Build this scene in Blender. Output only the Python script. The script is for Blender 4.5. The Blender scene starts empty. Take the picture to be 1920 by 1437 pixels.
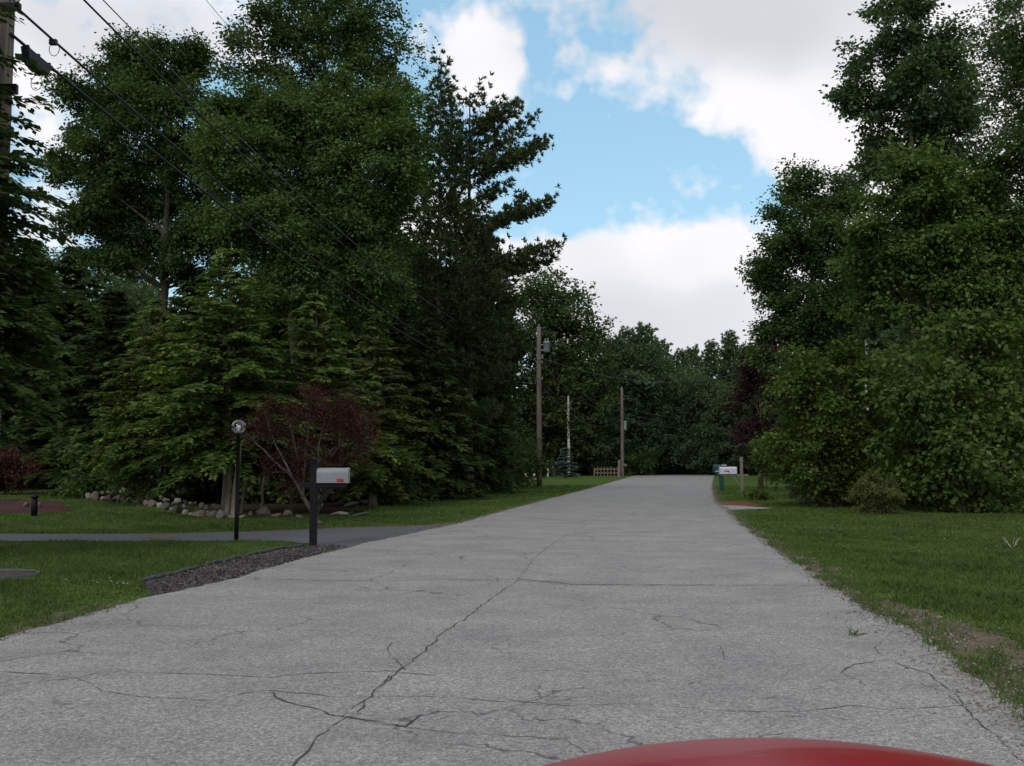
import bpy, bmesh, math, random
import numpy as np
from math import radians, sin, cos, pi, atan, tan
from mathutils import Vector, Matrix

random.seed(7); RNG = np.random.default_rng(7)
scene = bpy.context.scene
COL = scene.collection
# ------------------------------------------------------------------ camera
F = 1950.0; W0, H0 = 1920.0, 1437.0; HC = 1.27
PITCH = atan((870 - H0/2)/F)
cam_d = bpy.data.cameras.new('camera'); cam = bpy.data.objects.new('camera', cam_d); COL.objects.link(cam)
cam.location = (0, 0, HC); cam.rotation_euler = (pi/2 + PITCH, 0, 0)
cam_d.sensor_width = 36; cam_d.lens = F/W0*36; cam_d.clip_start = 0.05; cam_d.clip_end = 3000
cam_d.dof.use_dof = True; cam_d.dof.focus_distance = 32; cam_d.dof.aperture_fstop = 22
scene.camera = cam

def ray(px, py):
    xc = (px - W0/2)/F; yc = -(py - H0/2)/F
    return (xc, cos(PITCH) - yc*sin(PITCH), sin(PITCH) + yc*cos(PITCH))
def at(px, py, Y):                      # point at forward distance Y seen in that direction
    d = ray(px, py); k = Y/d[1]
    return Vector((d[0]*k, Y, HC + d[2]*k))
def gnd(px, py, z=0.0):                 # point on the flat ground
    d = ray(px, py); k = (z - HC)/d[2]
    return Vector((d[0]*k, d[1]*k, z))

# ------------------------------------------------------------------ object helpers
def tag(o, label=None, cat=None, group=None, kind=None):
    if label: o['label'] = label
    if cat: o['category'] = cat
    if group: o['group'] = group
    if kind: o['kind'] = kind
    return o
def empty(name, loc=(0, 0, 0), rz=0.0, label=None, cat=None, group=None):
    o = bpy.data.objects.new(name, None); COL.objects.link(o)
    o.location = loc; o.rotation_euler = (0, 0, rz); o.empty_display_size = .2
    return tag(o, label, cat, group)
def link(name, me, mat=None, parent=None, smooth=False, loc=None):
    o = bpy.data.objects.new(name, me); COL.objects.link(o)
    if mat is not None: me.materials.append(mat)
    if parent is not None: o.parent = parent
    if loc is not None: o.location = loc
    if smooth and len(me.polygons): me.polygons.foreach_set('use_smooth', [True]*len(me.polygons))
    return o
def np_mesh(name, V, Fc):
    """V (n,3), Fc (m,k) all faces with k corners"""
    me = bpy.data.meshes.new(name); V = np.asarray(V, np.float32); Fc = np.asarray(Fc, np.int32)
    n, (m, k) = len(V), Fc.shape
    me.vertices.add(n); me.vertices.foreach_set('co', V.ravel())
    me.loops.add(m*k); me.loops.foreach_set('vertex_index', Fc.ravel())
    me.polygons.add(m); me.polygons.foreach_set('loop_start', np.arange(0, m*k, k, dtype=np.int32))
    me.polygons.foreach_set('loop_total', np.full(m, k, np.int32))
    me.update(calc_edges=True)
    return me
class MB:
    """collects shapes into one mesh"""
    def __init__(s): s.bm = bmesh.new()
    def box(s, c, size, rot=None, bevel=0.0):
        r = bmesh.ops.create_cube(s.bm, size=1.0); vs = r['verts']
        M = Matrix.Translation(Vector(c)) @ (rot.to_4x4() if rot else Matrix()) @ Matrix.Diagonal((*size, 1))
        bmesh.ops.transform(s.bm, matrix=M, verts=vs)
        if bevel:
            es = list({e for v in vs for e in v.link_edges})
            bmesh.ops.bevel(s.bm, geom=es, offset=bevel, segments=2, affect='EDGES', profile=.5)
        return s
    def tube(s, pts, rad, n=8, cap=True):
        pts = [Vector(p) for p in pts]
        if not hasattr(rad, '__len__'): rad = [rad]*len(pts)
        rings = []
        for i, p in enumerate(pts):
            t = (pts[min(i+1, len(pts)-1)] - pts[max(i-1, 0)]).normalized()
            a = t.cross(Vector((0, 0, 1)) if abs(t.z) < .9 else Vector((1, 0, 0))).normalized(); b = t.cross(a)
            rings.append([s.bm.verts.new(p + (a*cos(2*pi*k/n) + b*sin(2*pi*k/n))*rad[i]) for k in range(n)])
        for r0, r1 in zip(rings, rings[1:]):
            for k in range(n): s.bm.faces.new((r0[k], r0[(k+1) % n], r1[(k+1) % n], r1[k]))
        if cap: s.bm.faces.new(rings[0]); s.bm.faces.new(list(reversed(rings[-1])))
        return s
    def lathe(s, prof, n=20, c=(0, 0, 0)):
        rings = [[s.bm.verts.new((c[0]+r*cos(2*pi*k/n), c[1]+r*sin(2*pi*k/n), c[2]+z)) for k in range(n)] for r, z in prof]
        for r0, r1 in zip(rings, rings[1:]):
            for k in range(n): s.bm.faces.new((r0[k], r0[(k+1) % n], r1[(k+1) % n], r1[k]))
        s.bm.faces.new(list(reversed(rings[0]))); s.bm.faces.new(rings[-1])
        return s
    def prism(s, prof, y0, y1, axis='y'):
        """profile in (x,z), extruded along y"""
        A = [s.bm.verts.new((x, y0, z)) for x, z in prof]; B = [s.bm.verts.new((x, y1, z)) for x, z in prof]
        n = len(prof)
        for k in range(n): s.bm.faces.new((A[k], A[(k+1) % n], B[(k+1) % n], B[k]))
        s.bm.faces.new(list(reversed(A))); s.bm.faces.new(B)
        return s
    def build(s, name, mat=None, parent=None, smooth=False, M=None):
        if M is not None: bmesh.ops.transform(s.bm, matrix=M, verts=s.bm.verts)
        bmesh.ops.recalc_face_normals(s.bm, faces=s.bm.faces)
        me = bpy.data.meshes.new(name); s.bm.to_mesh(me); s.bm.free()
        return link(name, me, mat, parent, smooth)

# ------------------------------------------------------------------ materials
class NT:
    def __init__(s, tree): s.t = tree; s.n = tree.nodes; s.l = tree.links
    def N(s, typ, **kw):
        nd = s.n.new(typ)
        for k, v in kw.items():
            if k.startswith('i_'):
                s.put(nd.inputs[k[2:].replace('_', ' ')], v)
            else: setattr(nd, k, v)
        return nd
    def put(s, sock, v):
        if isinstance(v, bpy.types.NodeSocket): s.l.new(v, sock)
        else: sock.default_value = v
    def math(s, op, a, b=0.0, c=0.0, clamp=False):
        nd = s.n.new('ShaderNodeMath'); nd.operation = op; nd.use_clamp = clamp
        s.put(nd.inputs[0], a); s.put(nd.inputs[1], b); s.put(nd.inputs[2], c)
        return nd.outputs[0]
    def ramp(s, fac, stops, interp='LINEAR'):
        nd = s.n.new('ShaderNodeValToRGB'); s.put(nd.inputs[0], fac); cr = nd.color_ramp; cr.interpolation = interp
        while len(cr.elements) < len(stops): cr.elements.new(.5)
        for e, (p, c) in zip(cr.elements, stops):
            e.position = p; e.color = (*c, 1) if len(c) == 3 else c
        return nd.outputs[0]
    def mix(s, fac, a, b, mode='MIX'):
        nd = s.n.new('ShaderNodeMix'); nd.data_type = 'RGBA'; nd.blend_type = mode
        s.put(nd.inputs[0], fac)
        s.put(nd.inputs[6], (*a, 1) if isinstance(a, tuple) and len(a) == 3 else a)
        s.put(nd.inputs[7], (*b, 1) if isinstance(b, tuple) and len(b) == 3 else b)
        return nd.outputs[2]
    def noise(s, vec, scale, detail=4, rough=.55, dist=0.0, out=0):
        nd = s.n.new('ShaderNodeTexNoise'); nd.inputs['Scale'].default_value = scale
        nd.inputs['Detail'].default_value = detail; nd.inputs['Roughness'].default_value = rough
        nd.inputs['Distortion'].default_value = dist
        if vec is not None: s.l.new(vec, nd.inputs['Vector'])
        return nd.outputs[out]
def new_mat(name):
    m = bpy.data.materials.new(name); m.use_nodes = True; t = NT(m.node_tree)
    return m, t, t.n['Principled BSDF']
def pos(t, scale=(1, 1, 1), obj=False):
    o = t.N('ShaderNodeTexCoord').outputs['Object'] if obj else t.N('ShaderNodeNewGeometry').outputs['Position']
    mp = t.N('ShaderNodeMapping'); t.l.new(o, mp.inputs[0]); mp.inputs['Scale'].default_value = scale
    return mp.outputs[0]
def simple(name, c, rough=.6, var=.25, scale=20, metal=0.0, spec=.4, bump=0.0, stretch=(1, 1, 1), coat=0.0):
    m, t, b = new_mat(name); p = pos(t, stretch, obj=True)
    n = t.noise(p, scale, 5)
    lo = tuple(max(0, x*(1-var)) for x in c); hi = tuple(min(1, x*(1+var)) for x in c)
    t.put(b.inputs['Base Color'], t.ramp(n, [(.3, lo), (.7, hi)]))
    b.inputs['Roughness'].default_value = rough; b.inputs['Metallic'].default_value = metal
    b.inputs['Specular IOR Level'].default_value = spec; b.inputs['Coat Weight'].default_value = coat
    if bump:
        bp = t.N('ShaderNodeBump'); bp.inputs['Strength'].default_value = bump; bp.inputs['Distance'].default_value = .02
        t.put(bp.inputs['Height'], n); t.put(b.inputs['Normal'], bp.outputs[0])
    return m
def leaf_mat(name, dark, mid, light, trans=.36, clump=.9, rough=.75):
    m, t, b = new_mat(name)
    g = t.N('ShaderNodeNewGeometry')
    p = pos(t)
    n1 = t.noise(p, clump, 3); n2 = t.noise(p, .17, 2)
    r = g.outputs['Random Per Island']
    v = t.math('ADD', t.math('MULTIPLY', r, .45), t.math('MULTIPLY', n1, .75))
    v = t.math('ADD', v, t.math('MULTIPLY', t.math('SUBTRACT', n2, .5), .5))
    c = t.ramp(v, [(.25, dark), (.58, mid), (.95, light)])
    oi = t.N('ShaderNodeObjectInfo')
    hs = t.N('ShaderNodeHueSaturation'); t.put(hs.inputs['Color'], c)
    t.put(hs.inputs['Value'], t.math('ADD', t.math('MULTIPLY', oi.outputs['Random'], .3), .9))
    t.put(hs.inputs['Hue'], t.math('ADD', t.math('MULTIPLY', oi.outputs['Random'], .018), .484))
    c = hs.outputs[0]
    t.put(b.inputs['Base Color'], c); b.inputs['Roughness'].default_value = rough
    b.inputs['Specular IOR Level'].default_value = .10
    tr = t.N('ShaderNodeBsdfTranslucent'); t.put(tr.inputs['Color'], t.mix(1.0, c, (1.0, 1.15, .55), 'MULTIPLY'))
    mx = t.N('ShaderNodeMixShader'); mx.inputs[0].default_value = trans
    t.l.new(b.outputs[0], mx.inputs[1]); t.l.new(tr.outputs[0], mx.inputs[2])
    t.l.new(mx.outputs[0], t.n['Material Output'].inputs[0])
    return m
M = {}
M['maple'] = leaf_mat('maple_leaves', (0.0285, 0.0596, 0.0193), (0.0709, 0.1244, 0.0367), (0.1390, 0.2102, 0.0693))
M['maple_dark'] = leaf_mat('dark_maple_leaves', (0.0215, 0.0424, 0.0169), (0.0546, 0.0912, 0.0301), (0.1093, 0.1633, 0.0527))
M['poplar'] = leaf_mat('poplar_leaves', (0.0299, 0.0561, 0.0229), (0.0673, 0.1089, 0.0400), (0.1346, 0.1898, 0.1430))
M['lowmaple'] = leaf_mat('broad_leaves', (0.0256, 0.0521, 0.0156), (0.0737, 0.1218, 0.0311), (0.1521, 0.2209, 0.0590), clump=1.6)
M['shrub'] = leaf_mat('shrub_leaves', (0.0315, 0.0650, 0.0123), (0.0818, 0.1372, 0.0296), (0.1636, 0.2383, 0.0616), clump=1.8)
M['bushtan'] = leaf_mat('tan_bush_leaves', (0.0467, 0.0525, 0.0209), (0.1275, 0.1418, 0.0522), (0.2295, 0.2467, 0.1045), clump=3)
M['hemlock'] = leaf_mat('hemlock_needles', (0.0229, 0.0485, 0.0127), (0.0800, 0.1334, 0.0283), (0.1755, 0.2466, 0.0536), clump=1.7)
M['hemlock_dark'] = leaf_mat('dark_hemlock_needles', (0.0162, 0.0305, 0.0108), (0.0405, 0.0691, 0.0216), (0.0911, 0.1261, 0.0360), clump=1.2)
M['pine'] = leaf_mat('pine_needles', (0.0232, 0.0425, 0.0187), (0.0544, 0.0850, 0.0344), (0.1068, 0.1507, 0.0563), trans=.15)
M['farwood_hazed'] = leaf_mat('hazed_far_wood_leaves', (0.0354, 0.0658, 0.0402), (0.0786, 0.1274, 0.0652), (0.1474, 0.2158, 0.1004), clump=.5)  # distance haze painted into the leaf colour: lighter and bluer
M['spruce'] = leaf_mat('blue_spruce_needles', (0.0385, 0.0660, 0.0550), (0.0825, 0.1260, 0.0990), (0.1430, 0.2040, 0.1650), trans=.1, clump=3)
M['plum'] = leaf_mat('purple_plum_leaves', (0.0227, 0.0073, 0.0082), (0.0567, 0.0165, 0.0177), (0.1058, 0.0366, 0.0340), clump=3)
M['copper'] = leaf_mat('copper_maple_leaves', (0.0144, 0.0072, 0.0096), (0.0384, 0.0168, 0.0216), (0.0720, 0.0300, 0.0336))
M['barberry'] = leaf_mat('barberry_leaves', (0.0390, 0.0180, 0.0143), (0.0910, 0.0420, 0.0330), (0.1560, 0.0720, 0.0550), clump=3)
M['bark'] = simple('bark', (.085, .07, .055), .95, .5, 14, bump=.6, stretch=(1, 1, .25), spec=.1)
M['bark_light'] = simple('pale_bark', (.2, .175, .14), .95, .45, 10, bump=.6, stretch=(1, 1, .25), spec=.1)
M['bark_plum'] = simple('plum_bark', (.10, .078, .075), .9, .4, 18, bump=.4, spec=.1)
M['polewood'] = simple('weathered_pole_wood', (.17, .14, .125), .95, .35, 9, bump=.3, stretch=(3, 3, .12), spec=.1)
M['postwood'] = simple('grey_weathered_wood', (.22, .19, .16), .95, .35, 12, bump=.3, stretch=(3, 3, .3), spec=.1)
M['metal_grey'] = simple('grey_painted_metal', (.23, .27, .28), .5, .12, 6, metal=.1)
M['black'] = simple('black_painted_metal', (.006, .006, .009), .6, .3, 20, spec=.2)
M['plastic_black'] = simple('black_plastic', (.012, .012, .014), .6, .3, 30)
M['cable'] = simple('black_cable', (.012, .012, .016), .6, .2, 10)
M['wire_grey'] = simple('aluminium_wire', (.1, .11, .12), .5, .2, 10, metal=.3)
M['mail_grey'] = simple('light_grey_painted_steel', (.21, .235, .25), .45, .10, 5, spec=.5)
M['mail_white'] = simple('white_painted_steel', (.62, .64, .72), .45, .08, 8)
M['mail_green'] = simple('green_plastic', (.008, .07, .06), .45, .2, 8)
M['red_flag'] = simple('red_flag_plastic', (.40, .02, .015), .6, .1, 10)
M['white'] = simple('white_paint', (.75, .75, .75), .6, .05, 10)
M['bed_edge'] = simple('bed_edging', (.05, .05, .055), .6, .3, 15)
M['ring_edge'] = simple('grey_ring_edging', (.11, .115, .125), .7, .2, 15)

def stone_mat():
    m, t, b = new_mat('fieldstone'); p = pos(t, obj=True)
    oi = t.N('ShaderNodeObjectInfo').outputs['Random']
    base = t.ramp(oi, [(0, (.10, .09, .08)), (.35, (.17, .15, .125)), (.6, (.15, .11, .09)), (.8, (.23, .21, .18)), (1, (.34, .32, .28))])
    n = t.noise(p, 9, 6, .65); c = t.mix(1.0, base, t.ramp(n, [(.3, (.5, .5, .5)), (.7, (1.25, 1.25, 1.25))]), 'MULTIPLY')
    t.put(b.inputs['Base Color'], c); b.inputs['Roughness'].default_value = .95
    bp = t.N('ShaderNodeBump'); bp.inputs['Strength'].default_value = .6; bp.inputs['Distance'].default_value = .03
    t.put(bp.inputs['Height'], n); t.put(b.inputs['Normal'], bp.outputs[0])
    return m
M['stone'] = stone_mat()
def birch_mat():
    m, t, b = new_mat('birch_bark'); p = pos(t, (1, 1, 3.5), obj=True)
    n = t.noise(p, 4.5, 4, .6)
    t.put(b.inputs['Base Color'], t.ramp(n, [(.42, (.04, .035, .03)), (.5, (.6, .58, .54)), (.7, (.75, .73, .68))]))
    b.inputs['Roughness'].default_value = .85
    return m
M['birch'] = birch_mat()

def road_mat(name, base, warm, fine=95, far=False):
    m, t, b = new_mat(name); p = pos(t)
    n1 = t.noise(p, fine, 3, .75); n2 = t.noise(p, 1.1, 5, .6); n3 = t.noise(p, fine*.35, 3, .7)
    st = t.noise(pos(t, (.85, 1.25, 1)), 1.1, 8, .72)
    vor = t.N('ShaderNodeTexVoronoi'); vor.inputs['Scale'].default_value = fine*1.05; t.l.new(p, vor.inputs['Vector'])
    k = t.math('ADD', t.math('MULTIPLY', n1, .5), t.math('MULTIPLY', n3, .5))
    c = t.ramp(k, [(.33, tuple(x*.22 for x in base)), (.45, tuple(x*.72 for x in base)), (.54, base), (.64, tuple(x*1.75 for x in warm))])
    sp = t.N('ShaderNodeSeparateColor'); t.l.new(vor.outputs['Color'], sp.inputs[0])
    c = t.mix(.55, c, t.ramp(sp.outputs[0], [(0, tuple(x*.35 for x in base)), (.35, base), (.7, tuple(x*1.1 for x in warm)), (1, tuple(x*1.9 for x in warm))]))
    c = t.mix(1.0, c, t.ramp(n2, [(.3, (.84, .84, .86)), (.7, (1.13, 1.12, 1.09))]), 'MULTIPLY')
    c = t.mix(t.ramp(st, [(.50, (0, 0, 0)), (.60, (.18, .18, .18)), (.72, (.45, .45, .45))]), c, tuple(x*.42 for x in base))
    # hairline crack network, warped voronoi cells, present only in worn patches
    wp = t.N('ShaderNodeVectorMath', operation='ADD'); t.l.new(p, wp.inputs[0])
    wn = t.N('ShaderNodeVectorMath', operation='SCALE'); t.l.new(t.noise(p, 1.7, 4, .6, out=1), wn.inputs[0]); wn.inputs['Scale'].default_value = .55
    t.l.new(wn.outputs[0], wp.inputs[1])
    ve = t.N('ShaderNodeTexVoronoi', feature='DISTANCE_TO_EDGE'); ve.inputs['Scale'].default_value = .85; t.l.new(wp.outputs[0], ve.inputs['Vector'])
    ck = t.ramp(ve.outputs['Distance'], [(.0, (1, 1, 1)), (.012, (0, 0, 0))])
    wm = t.ramp(t.noise(p, .33, 3, .6), [(.47, (0, 0, 0)), (.57, (.85, .85, .85))])
    ve2 = t.N('ShaderNodeTexVoronoi', feature='DISTANCE_TO_EDGE'); ve2.inputs['Scale'].default_value = 3.2; t.l.new(wp.outputs[0], ve2.inputs['Vector'])
    ck2 = t.ramp(ve2.outputs['Distance'], [(.0, (1, 1, 1)), (.03, (0, 0, 0))])
    wm2 = t.ramp(t.noise(p, .45, 4, .65), [(.54, (0, 0, 0)), (.64, (.6, .6, .6))])
    c = t.mix(t.mix(1.0, ck, wm, 'MULTIPLY'), c, (.03, .03, .035))
    c = t.mix(t.mix(1.0, ck2, wm2, 'MULTIPLY'), c, (.05, .05, .055))
    t.put(b.inputs['Base Color'], c); b.inputs['Roughness'].default_value = .78
    b.inputs['Specular IOR Level'].default_value = .45
    bp = t.N('ShaderNodeBump'); bp.inputs['Strength'].default_value = .55; bp.inputs['Distance'].default_value = .006
    t.put(bp.inputs['Height'], t.math('ADD', n1, sp.outputs[0])); t.put(b.inputs['Normal'], bp.outputs[0])
    return m
M['road'] = road_mat('worn_asphalt', (.255, .249, .243), (.335, .308, .277), 92)
M['drive'] = road_mat('dark_asphalt', (.075, .08, .092), (.088, .09, .098))
M['concrete'] = simple('pale_concrete', (.30, .29, .28), .9, .15, 12)
def ground_mat(name, stops, sc=7, fine=60, bump=.5):
    m, t, b = new_mat(name); p = pos(t)
    n = t.math('ADD', t.math('MULTIPLY', t.noise(p, sc, 5, .65), .45), t.math('MULTIPLY', t.noise(p, fine, 3, .7), .55))
    c = t.ramp(n, stops); big = t.noise(p, .35, 4, .6)
    c = t.mix(1.0, c, t.ramp(big, [(.3, (.72, .78, .7)), (.7, (1.2, 1.15, 1.1))]), 'MULTIPLY')
    t.put(b.inputs['Base Color'], c); b.inputs['Roughness'].default_value = 1; b.inputs['Specular IOR Level'].default_value = .05
    bp = t.N('ShaderNodeBump'); bp.inputs['Strength'].default_value = bump; bp.inputs['Distance'].default_value = .03
    t.put(bp.inputs['Height'], n); t.put(b.inputs['Normal'], bp.outputs[0])
    return m
M['lawn'] = ground_mat('lawn_ground', [(.3, (.040, .072, .015)), (.5, (.07, .115, .026)), (.7, (.10, .145, .038))], 3, 45)
M['litter'] = ground_mat('leaf_litter', [(.3, (.016, .013, .010)), (.5, (.035, .028, .020)), (.7, (.06, .048, .035))], 5, 40)
M['dirt'] = ground_mat('dirt', [(.3, (.07, .058, .04)), (.5, (.135, .11, .082)), (.7, (.21, .175, .14))], 6, 70)
M['mulch_grey'] = ground_mat('grey_brown_mulch', [(.35, (.028, .024, .024)), (.5, (.085, .072, .07)), (.66, (.19, .17, .17))], 14, 55, .9)
M['mulch_red'] = ground_mat('orange_red_mulch', [(.35, (.09, .035, .022)), (.5, (.20, .08, .05)), (.66, (.33, .16, .10))], 14, 40, .9)
M['mulch_dull'] = ground_mat('dull_red_mulch', [(.35, (.035, .018, .018)), (.5, (.085, .042, .04)), (.66, (.14, .08, .075))], 12, 40, .9)
def blade_mat():
    m, t, b = new_mat('grass_blades'); g = t.N('ShaderNodeNewGeometry'); p = pos(t)
    v = t.math('ADD', t.math('MULTIPLY', g.outputs['Random Per Island'], .5), t.math('MULTIPLY', t.noise(p, .9, 6, .7), .85)); v = t.math('SUBTRACT', v, .07)
    c = t.ramp(v, [(.25, (.044, .082, .017)), (.55, (.078, .128, .028)), (.85, (.118, .17, .042)), (.99, (.21, .185, .085))])
    t.put(b.inputs['Base Color'], c); b.inputs['Roughness'].default_value = .6; b.inputs['Specular IOR Level'].default_value = .2
    tr = t.N('ShaderNodeBsdfTranslucent'); t.put(tr.inputs['Color'], c)
    mx = t.N('ShaderNodeMixShader'); mx.inputs[0].default_value = .3
    t.l.new(b.outputs[0], mx.inputs[1]); t.l.new(tr.outputs[0], mx.inputs[2]); t.l.new(mx.outputs[0], t.n['Material Output'].inputs[0])
    return m
M['blade'] = blade_mat()
def paint_mat():
    m, t, b = new_mat('red_car_paint'); p = pos(t, obj=True)
    n = t.noise(p, 3, 3)
    t.put(b.inputs['Base Color'], t.ramp(n, [(.3, (.30, .003, .012)), (.7, (.35, .004, .016))]))
    b.inputs['Roughness'].default_value = .35; b.inputs['Coat Weight'].default_value = .3; b.inputs['Coat Roughness'].default_value = .05; b.inputs['Specular IOR Level'].default_value = .15
    return m
M['paint'] = paint_mat()
def glass_mat(name, ior=1.45, rough=0.0, tint=(1, 1, 1)):
    m, t, b = new_mat(name); b.inputs['Transmission Weight'].default_value = 1; b.inputs['Roughness'].default_value = rough
    b.inputs['IOR'].default_value = ior; b.inputs['Base Color'].default_value = (*tint, 1); return m
M['glass'] = glass_mat('clear_glass')
M['rubber'] = simple('tyre_rubber', (.015, .015, .015), .9, .2, 30)
M['chrome'] = simple('alloy', (.5, .5, .5), .3, .05, 10, metal=.9)
M['cabin'] = simple('dark_interior', (.02, .02, .02), .9, .2, 10)

# ------------------------------------------------------------------ ground height and road outline
ROWS = sorted(set([round(x, 3) for x in np.concatenate([np.arange(-40, 0, 4), np.arange(0, 60, 1.0), np.arange(60, 150, 3.0), np.arange(150, 400, 12), np.arange(400, 1501, 100)])]))
def crest(y):
    if y < 124: return 0.0
    if y < 160: return -((y-124)/36)**2*.9
    if y < 300: return -.9 - (y-160)*.04
    return -6.5
CR = np.array([crest(y) for y in ROWS])
def gz(y): return float(np.interp(y, ROWS, CR))
def edge(pts):
    g = [gnd(*p) for p in pts]
    return np.array([[v.y, v.x] for v in sorted(g, key=lambda v: v.y)])
RE = edge([(1965, 1375), (1920, 1343), (1860, 1295), (1800, 1246), (1700, 1180), (1640, 1150), (1560, 1102), (1500, 1060), (1440, 1020), (1392, 984), (1362, 957), (1345, 945), (1338, 930), (1334, 915), (1337, 902), (1339, 893), (1341, 889)])
LE = edge([(-300, 1290), (0, 1200), (130, 1163), (285, 1121), (440, 1085), (560, 1051), (640, 1031), (700, 1017), (780, 1000), (850, 985), (985, 948), (1090, 921), (1160, 901), (1190, 892), (1199, 888.6)])
def ext(A, s0, s1):
    a = [[-60, A[0, 1] - (A[0, 0]+60)*s0]]; b = [[400, A[-1, 1] + (400-A[-1, 0])*s1]]
    return np.vstack([a, A, b])
RE = ext(RE, .1425, .10); LE = ext(LE, .17, .0)
def xr(y): return float(np.interp(y, RE[:, 0], RE[:, 1]))
def xl(y): return float(np.interp(y, LE[:, 0], LE[:, 1]))
_fr = np.random.default_rng(123).uniform(-1, 1, (8, 4096))
def fr(y, s, a):                       # ragged 1-d noise
    v = _fr[int(s) % 8]; u = abs(y)*9; i = int(u); r1 = v[i % 4096]*(1-u+i)+v[(i+1) % 4096]*(u-i)
    u = abs(y)*2.3+50; i = int(u); r2 = v[i % 4096]*(1-u+i)+v[(i+1) % 4096]*(u-i)
    if y > 0: return a*(.55*r1+.75*r2)
    return a*(sin(y*3.1+s) + .7*sin(y*7.7+2*s) + .6*sin(y*17.3+s*3) + .5*sin(y*41+s*5))*.45
def road_ys(y0, y1):
    ys = set(ROWS); y = max(y0, 3.0)
    while y < min(y1, 150): ys.add(round(y, 3)); y += max(.05, y*.006)
    return [y for y in sorted(ys) if y0 <= y <= y1]
def strip(name, ys, fa, fb, z, mat, nx=8, label=None, kind='structure', parent=None):
    V = []; Fc = []
    for y in ys:
        a, b = fa(y), fb(y)
        for i in range(nx+1): V.append((a+(b-a)*i/nx, y, gz(y)+z))
    for j in range(len(ys)-1):
        for i in range(nx):
            k = j*(nx+1)+i; Fc.append((k, k+1, k+nx+2, k+nx+1))
    o = link(name, np_mesh(name, V, Fc), mat, parent)
    if kind and parent is None: tag(o, kind=kind)
    return o
# the ground sheet
xs = np.concatenate([[-1500, -900, -500, -300, -200, -130], np.arange(-90, 91, 3.0), [130, 200, 300, 500, 900, 1500]])
V = [(x, y, gz(y)) for y in ROWS for x in xs]
nx = len(xs); Fc = [(j*nx+i, j*nx+i+1, (j+1)*nx+i+1, (j+1)*nx+i) for j in range(len(ROWS)-1) for i in range(nx-1)]
tag(link('ground', np_mesh('ground', V, Fc), M['lawn']), kind='structure')
road = strip('road', road_ys(-40, 300), lambda y: xl(y)+fr(y, 1, .05), lambda y: xr(y)+fr(y, 2, .07 if y < 25 else .12), .012, M['road'], 10)
strip('verge', road_ys(-4, 60), lambda y: xr(y)-.3, lambda y: xr(y)+(.46 if 4 < y < 13 else .16)*(.75+.35*sin(y*.9+1))+fr(y, 3, .16)+.05, .005, M['dirt'], 6)
strip('verge', road_ys(-4, 9.5), lambda y: xl(y)-.30-fr(y, 4, .12), lambda y: xl(y)+.3, .005, M['dirt'], 4)
strip('verge', road_ys(19.5, 80), lambda y: xl(y)-.12*(1+.6*sin(y*1.3))-fr(y, 4, .08), lambda y: xl(y)+.3, .005, M['dirt'], 3)
def sheet(name, pxs, z, mat, rag=.04, sub=30, parent=None, rngs=1):
    """flat irregular patch from its outline"""
    pts = [gnd(*p) for p in pxs]; rnd = random.Random(rngs); bm = bmesh.new(); vs = []
    n = len(pts)
    for i in range(n):
        a, b = pts[i], pts[(i+1) % n]; k = max(1, min(sub, int((b-a).length/.12)))
        for j in range(k):
            p = a.lerp(b, j/k); r = rag*(1 if j else .3)
            vs.append(bm.verts.new((p.x+rnd.uniform(-r, r), p.y+rnd.uniform(-r, r), z)))
    f = bm.faces.new(vs); bmesh.ops.triangulate(bm, faces=[f]); bmesh.ops.recalc_face_normals(bm, faces=bm.faces)
    if bm.faces[:][0].normal.z < 0: bmesh.ops.reverse_faces(bm, faces=bm.faces)
    me = bpy.data.meshes.new(name); bm.to_mesh(me); bm.free()
    o = link(name, me, mat, parent)
    if parent is None: tag(o, kind='structure')
    return o
sheet('driveway', [(-260, 1003), (0, 1003.5), (300, 1003), (480, 999), (650, 992), (760, 989), (860, 983), (900, 990), (760, 1010), (700, 1024), (640, 1036), (628, 1029), (585, 1022), (540, 1016), (420, 1015.5), (0, 1016), (-260, 1016.5)], .008, M['drive'], .07)
sheet('driveway_verge', [(-260, 1000), (0, 1001), (300, 1000.5), (480, 996), (650, 988), (760, 984), (850, 980), (860, 990), (650, 1000), (300, 1006), (-260, 1006)], .004, M['dirt'], .06, rngs=3)
sheet('sand_patch', [(265, 1010), (290, 1007), (330, 1006.5), (332, 1009), (300, 1012)], .0125, M['dirt'], .03, rngs=4)
sheet('mulch_strip', [(262, 1092), (300, 1086), (390, 1062), (470, 1043), (530, 1031), (570, 1026), (640, 1023), (662, 1024), (640, 1040), (560, 1062), (440, 1095), (300, 1130), (276, 1108)], .005, M['mulch_grey'], .05, rngs=5)
sheet('mulch_bed', [(-120, 936), (40, 936), (110, 940), (125, 952), (136, 959), (110, 962), (40, 963), (-120, 960)], .006, M['mulch_dull'], .15, rngs=6)
sheet('mulch_bed', [(1343, 946), (1360, 941), (1400, 941.5), (1418, 944), (1430, 949), (1395, 951), (1350, 950)], .009, M['mulch_red'], .05, rngs=7)
sheet('mulch_bed', [(-60, 914), (50, 914), (75, 918), (110, 928), (60, 926), (-60, 924)], .006, M['litter'], .2, rngs=8)
sheet('driveway', [(1338, 949), (1360, 948), (1400, 950), (1440, 953), (1452, 954.2), (1430, 955.2), (1380, 956.5), (1345, 958)], .011, M['concrete'], .04, rngs=9)
sheet('forest_floor', [(-400, 912), (150, 915), (160, 930), (300, 948), (415, 966), (560, 966), (640, 968), (690, 940), (760, 925), (850, 915), (960, 906), (1000, 896), (1080, 890), (1080, 880), (-700, 878)], .004, M['litter'], .3, 60, rngs=10)
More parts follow.
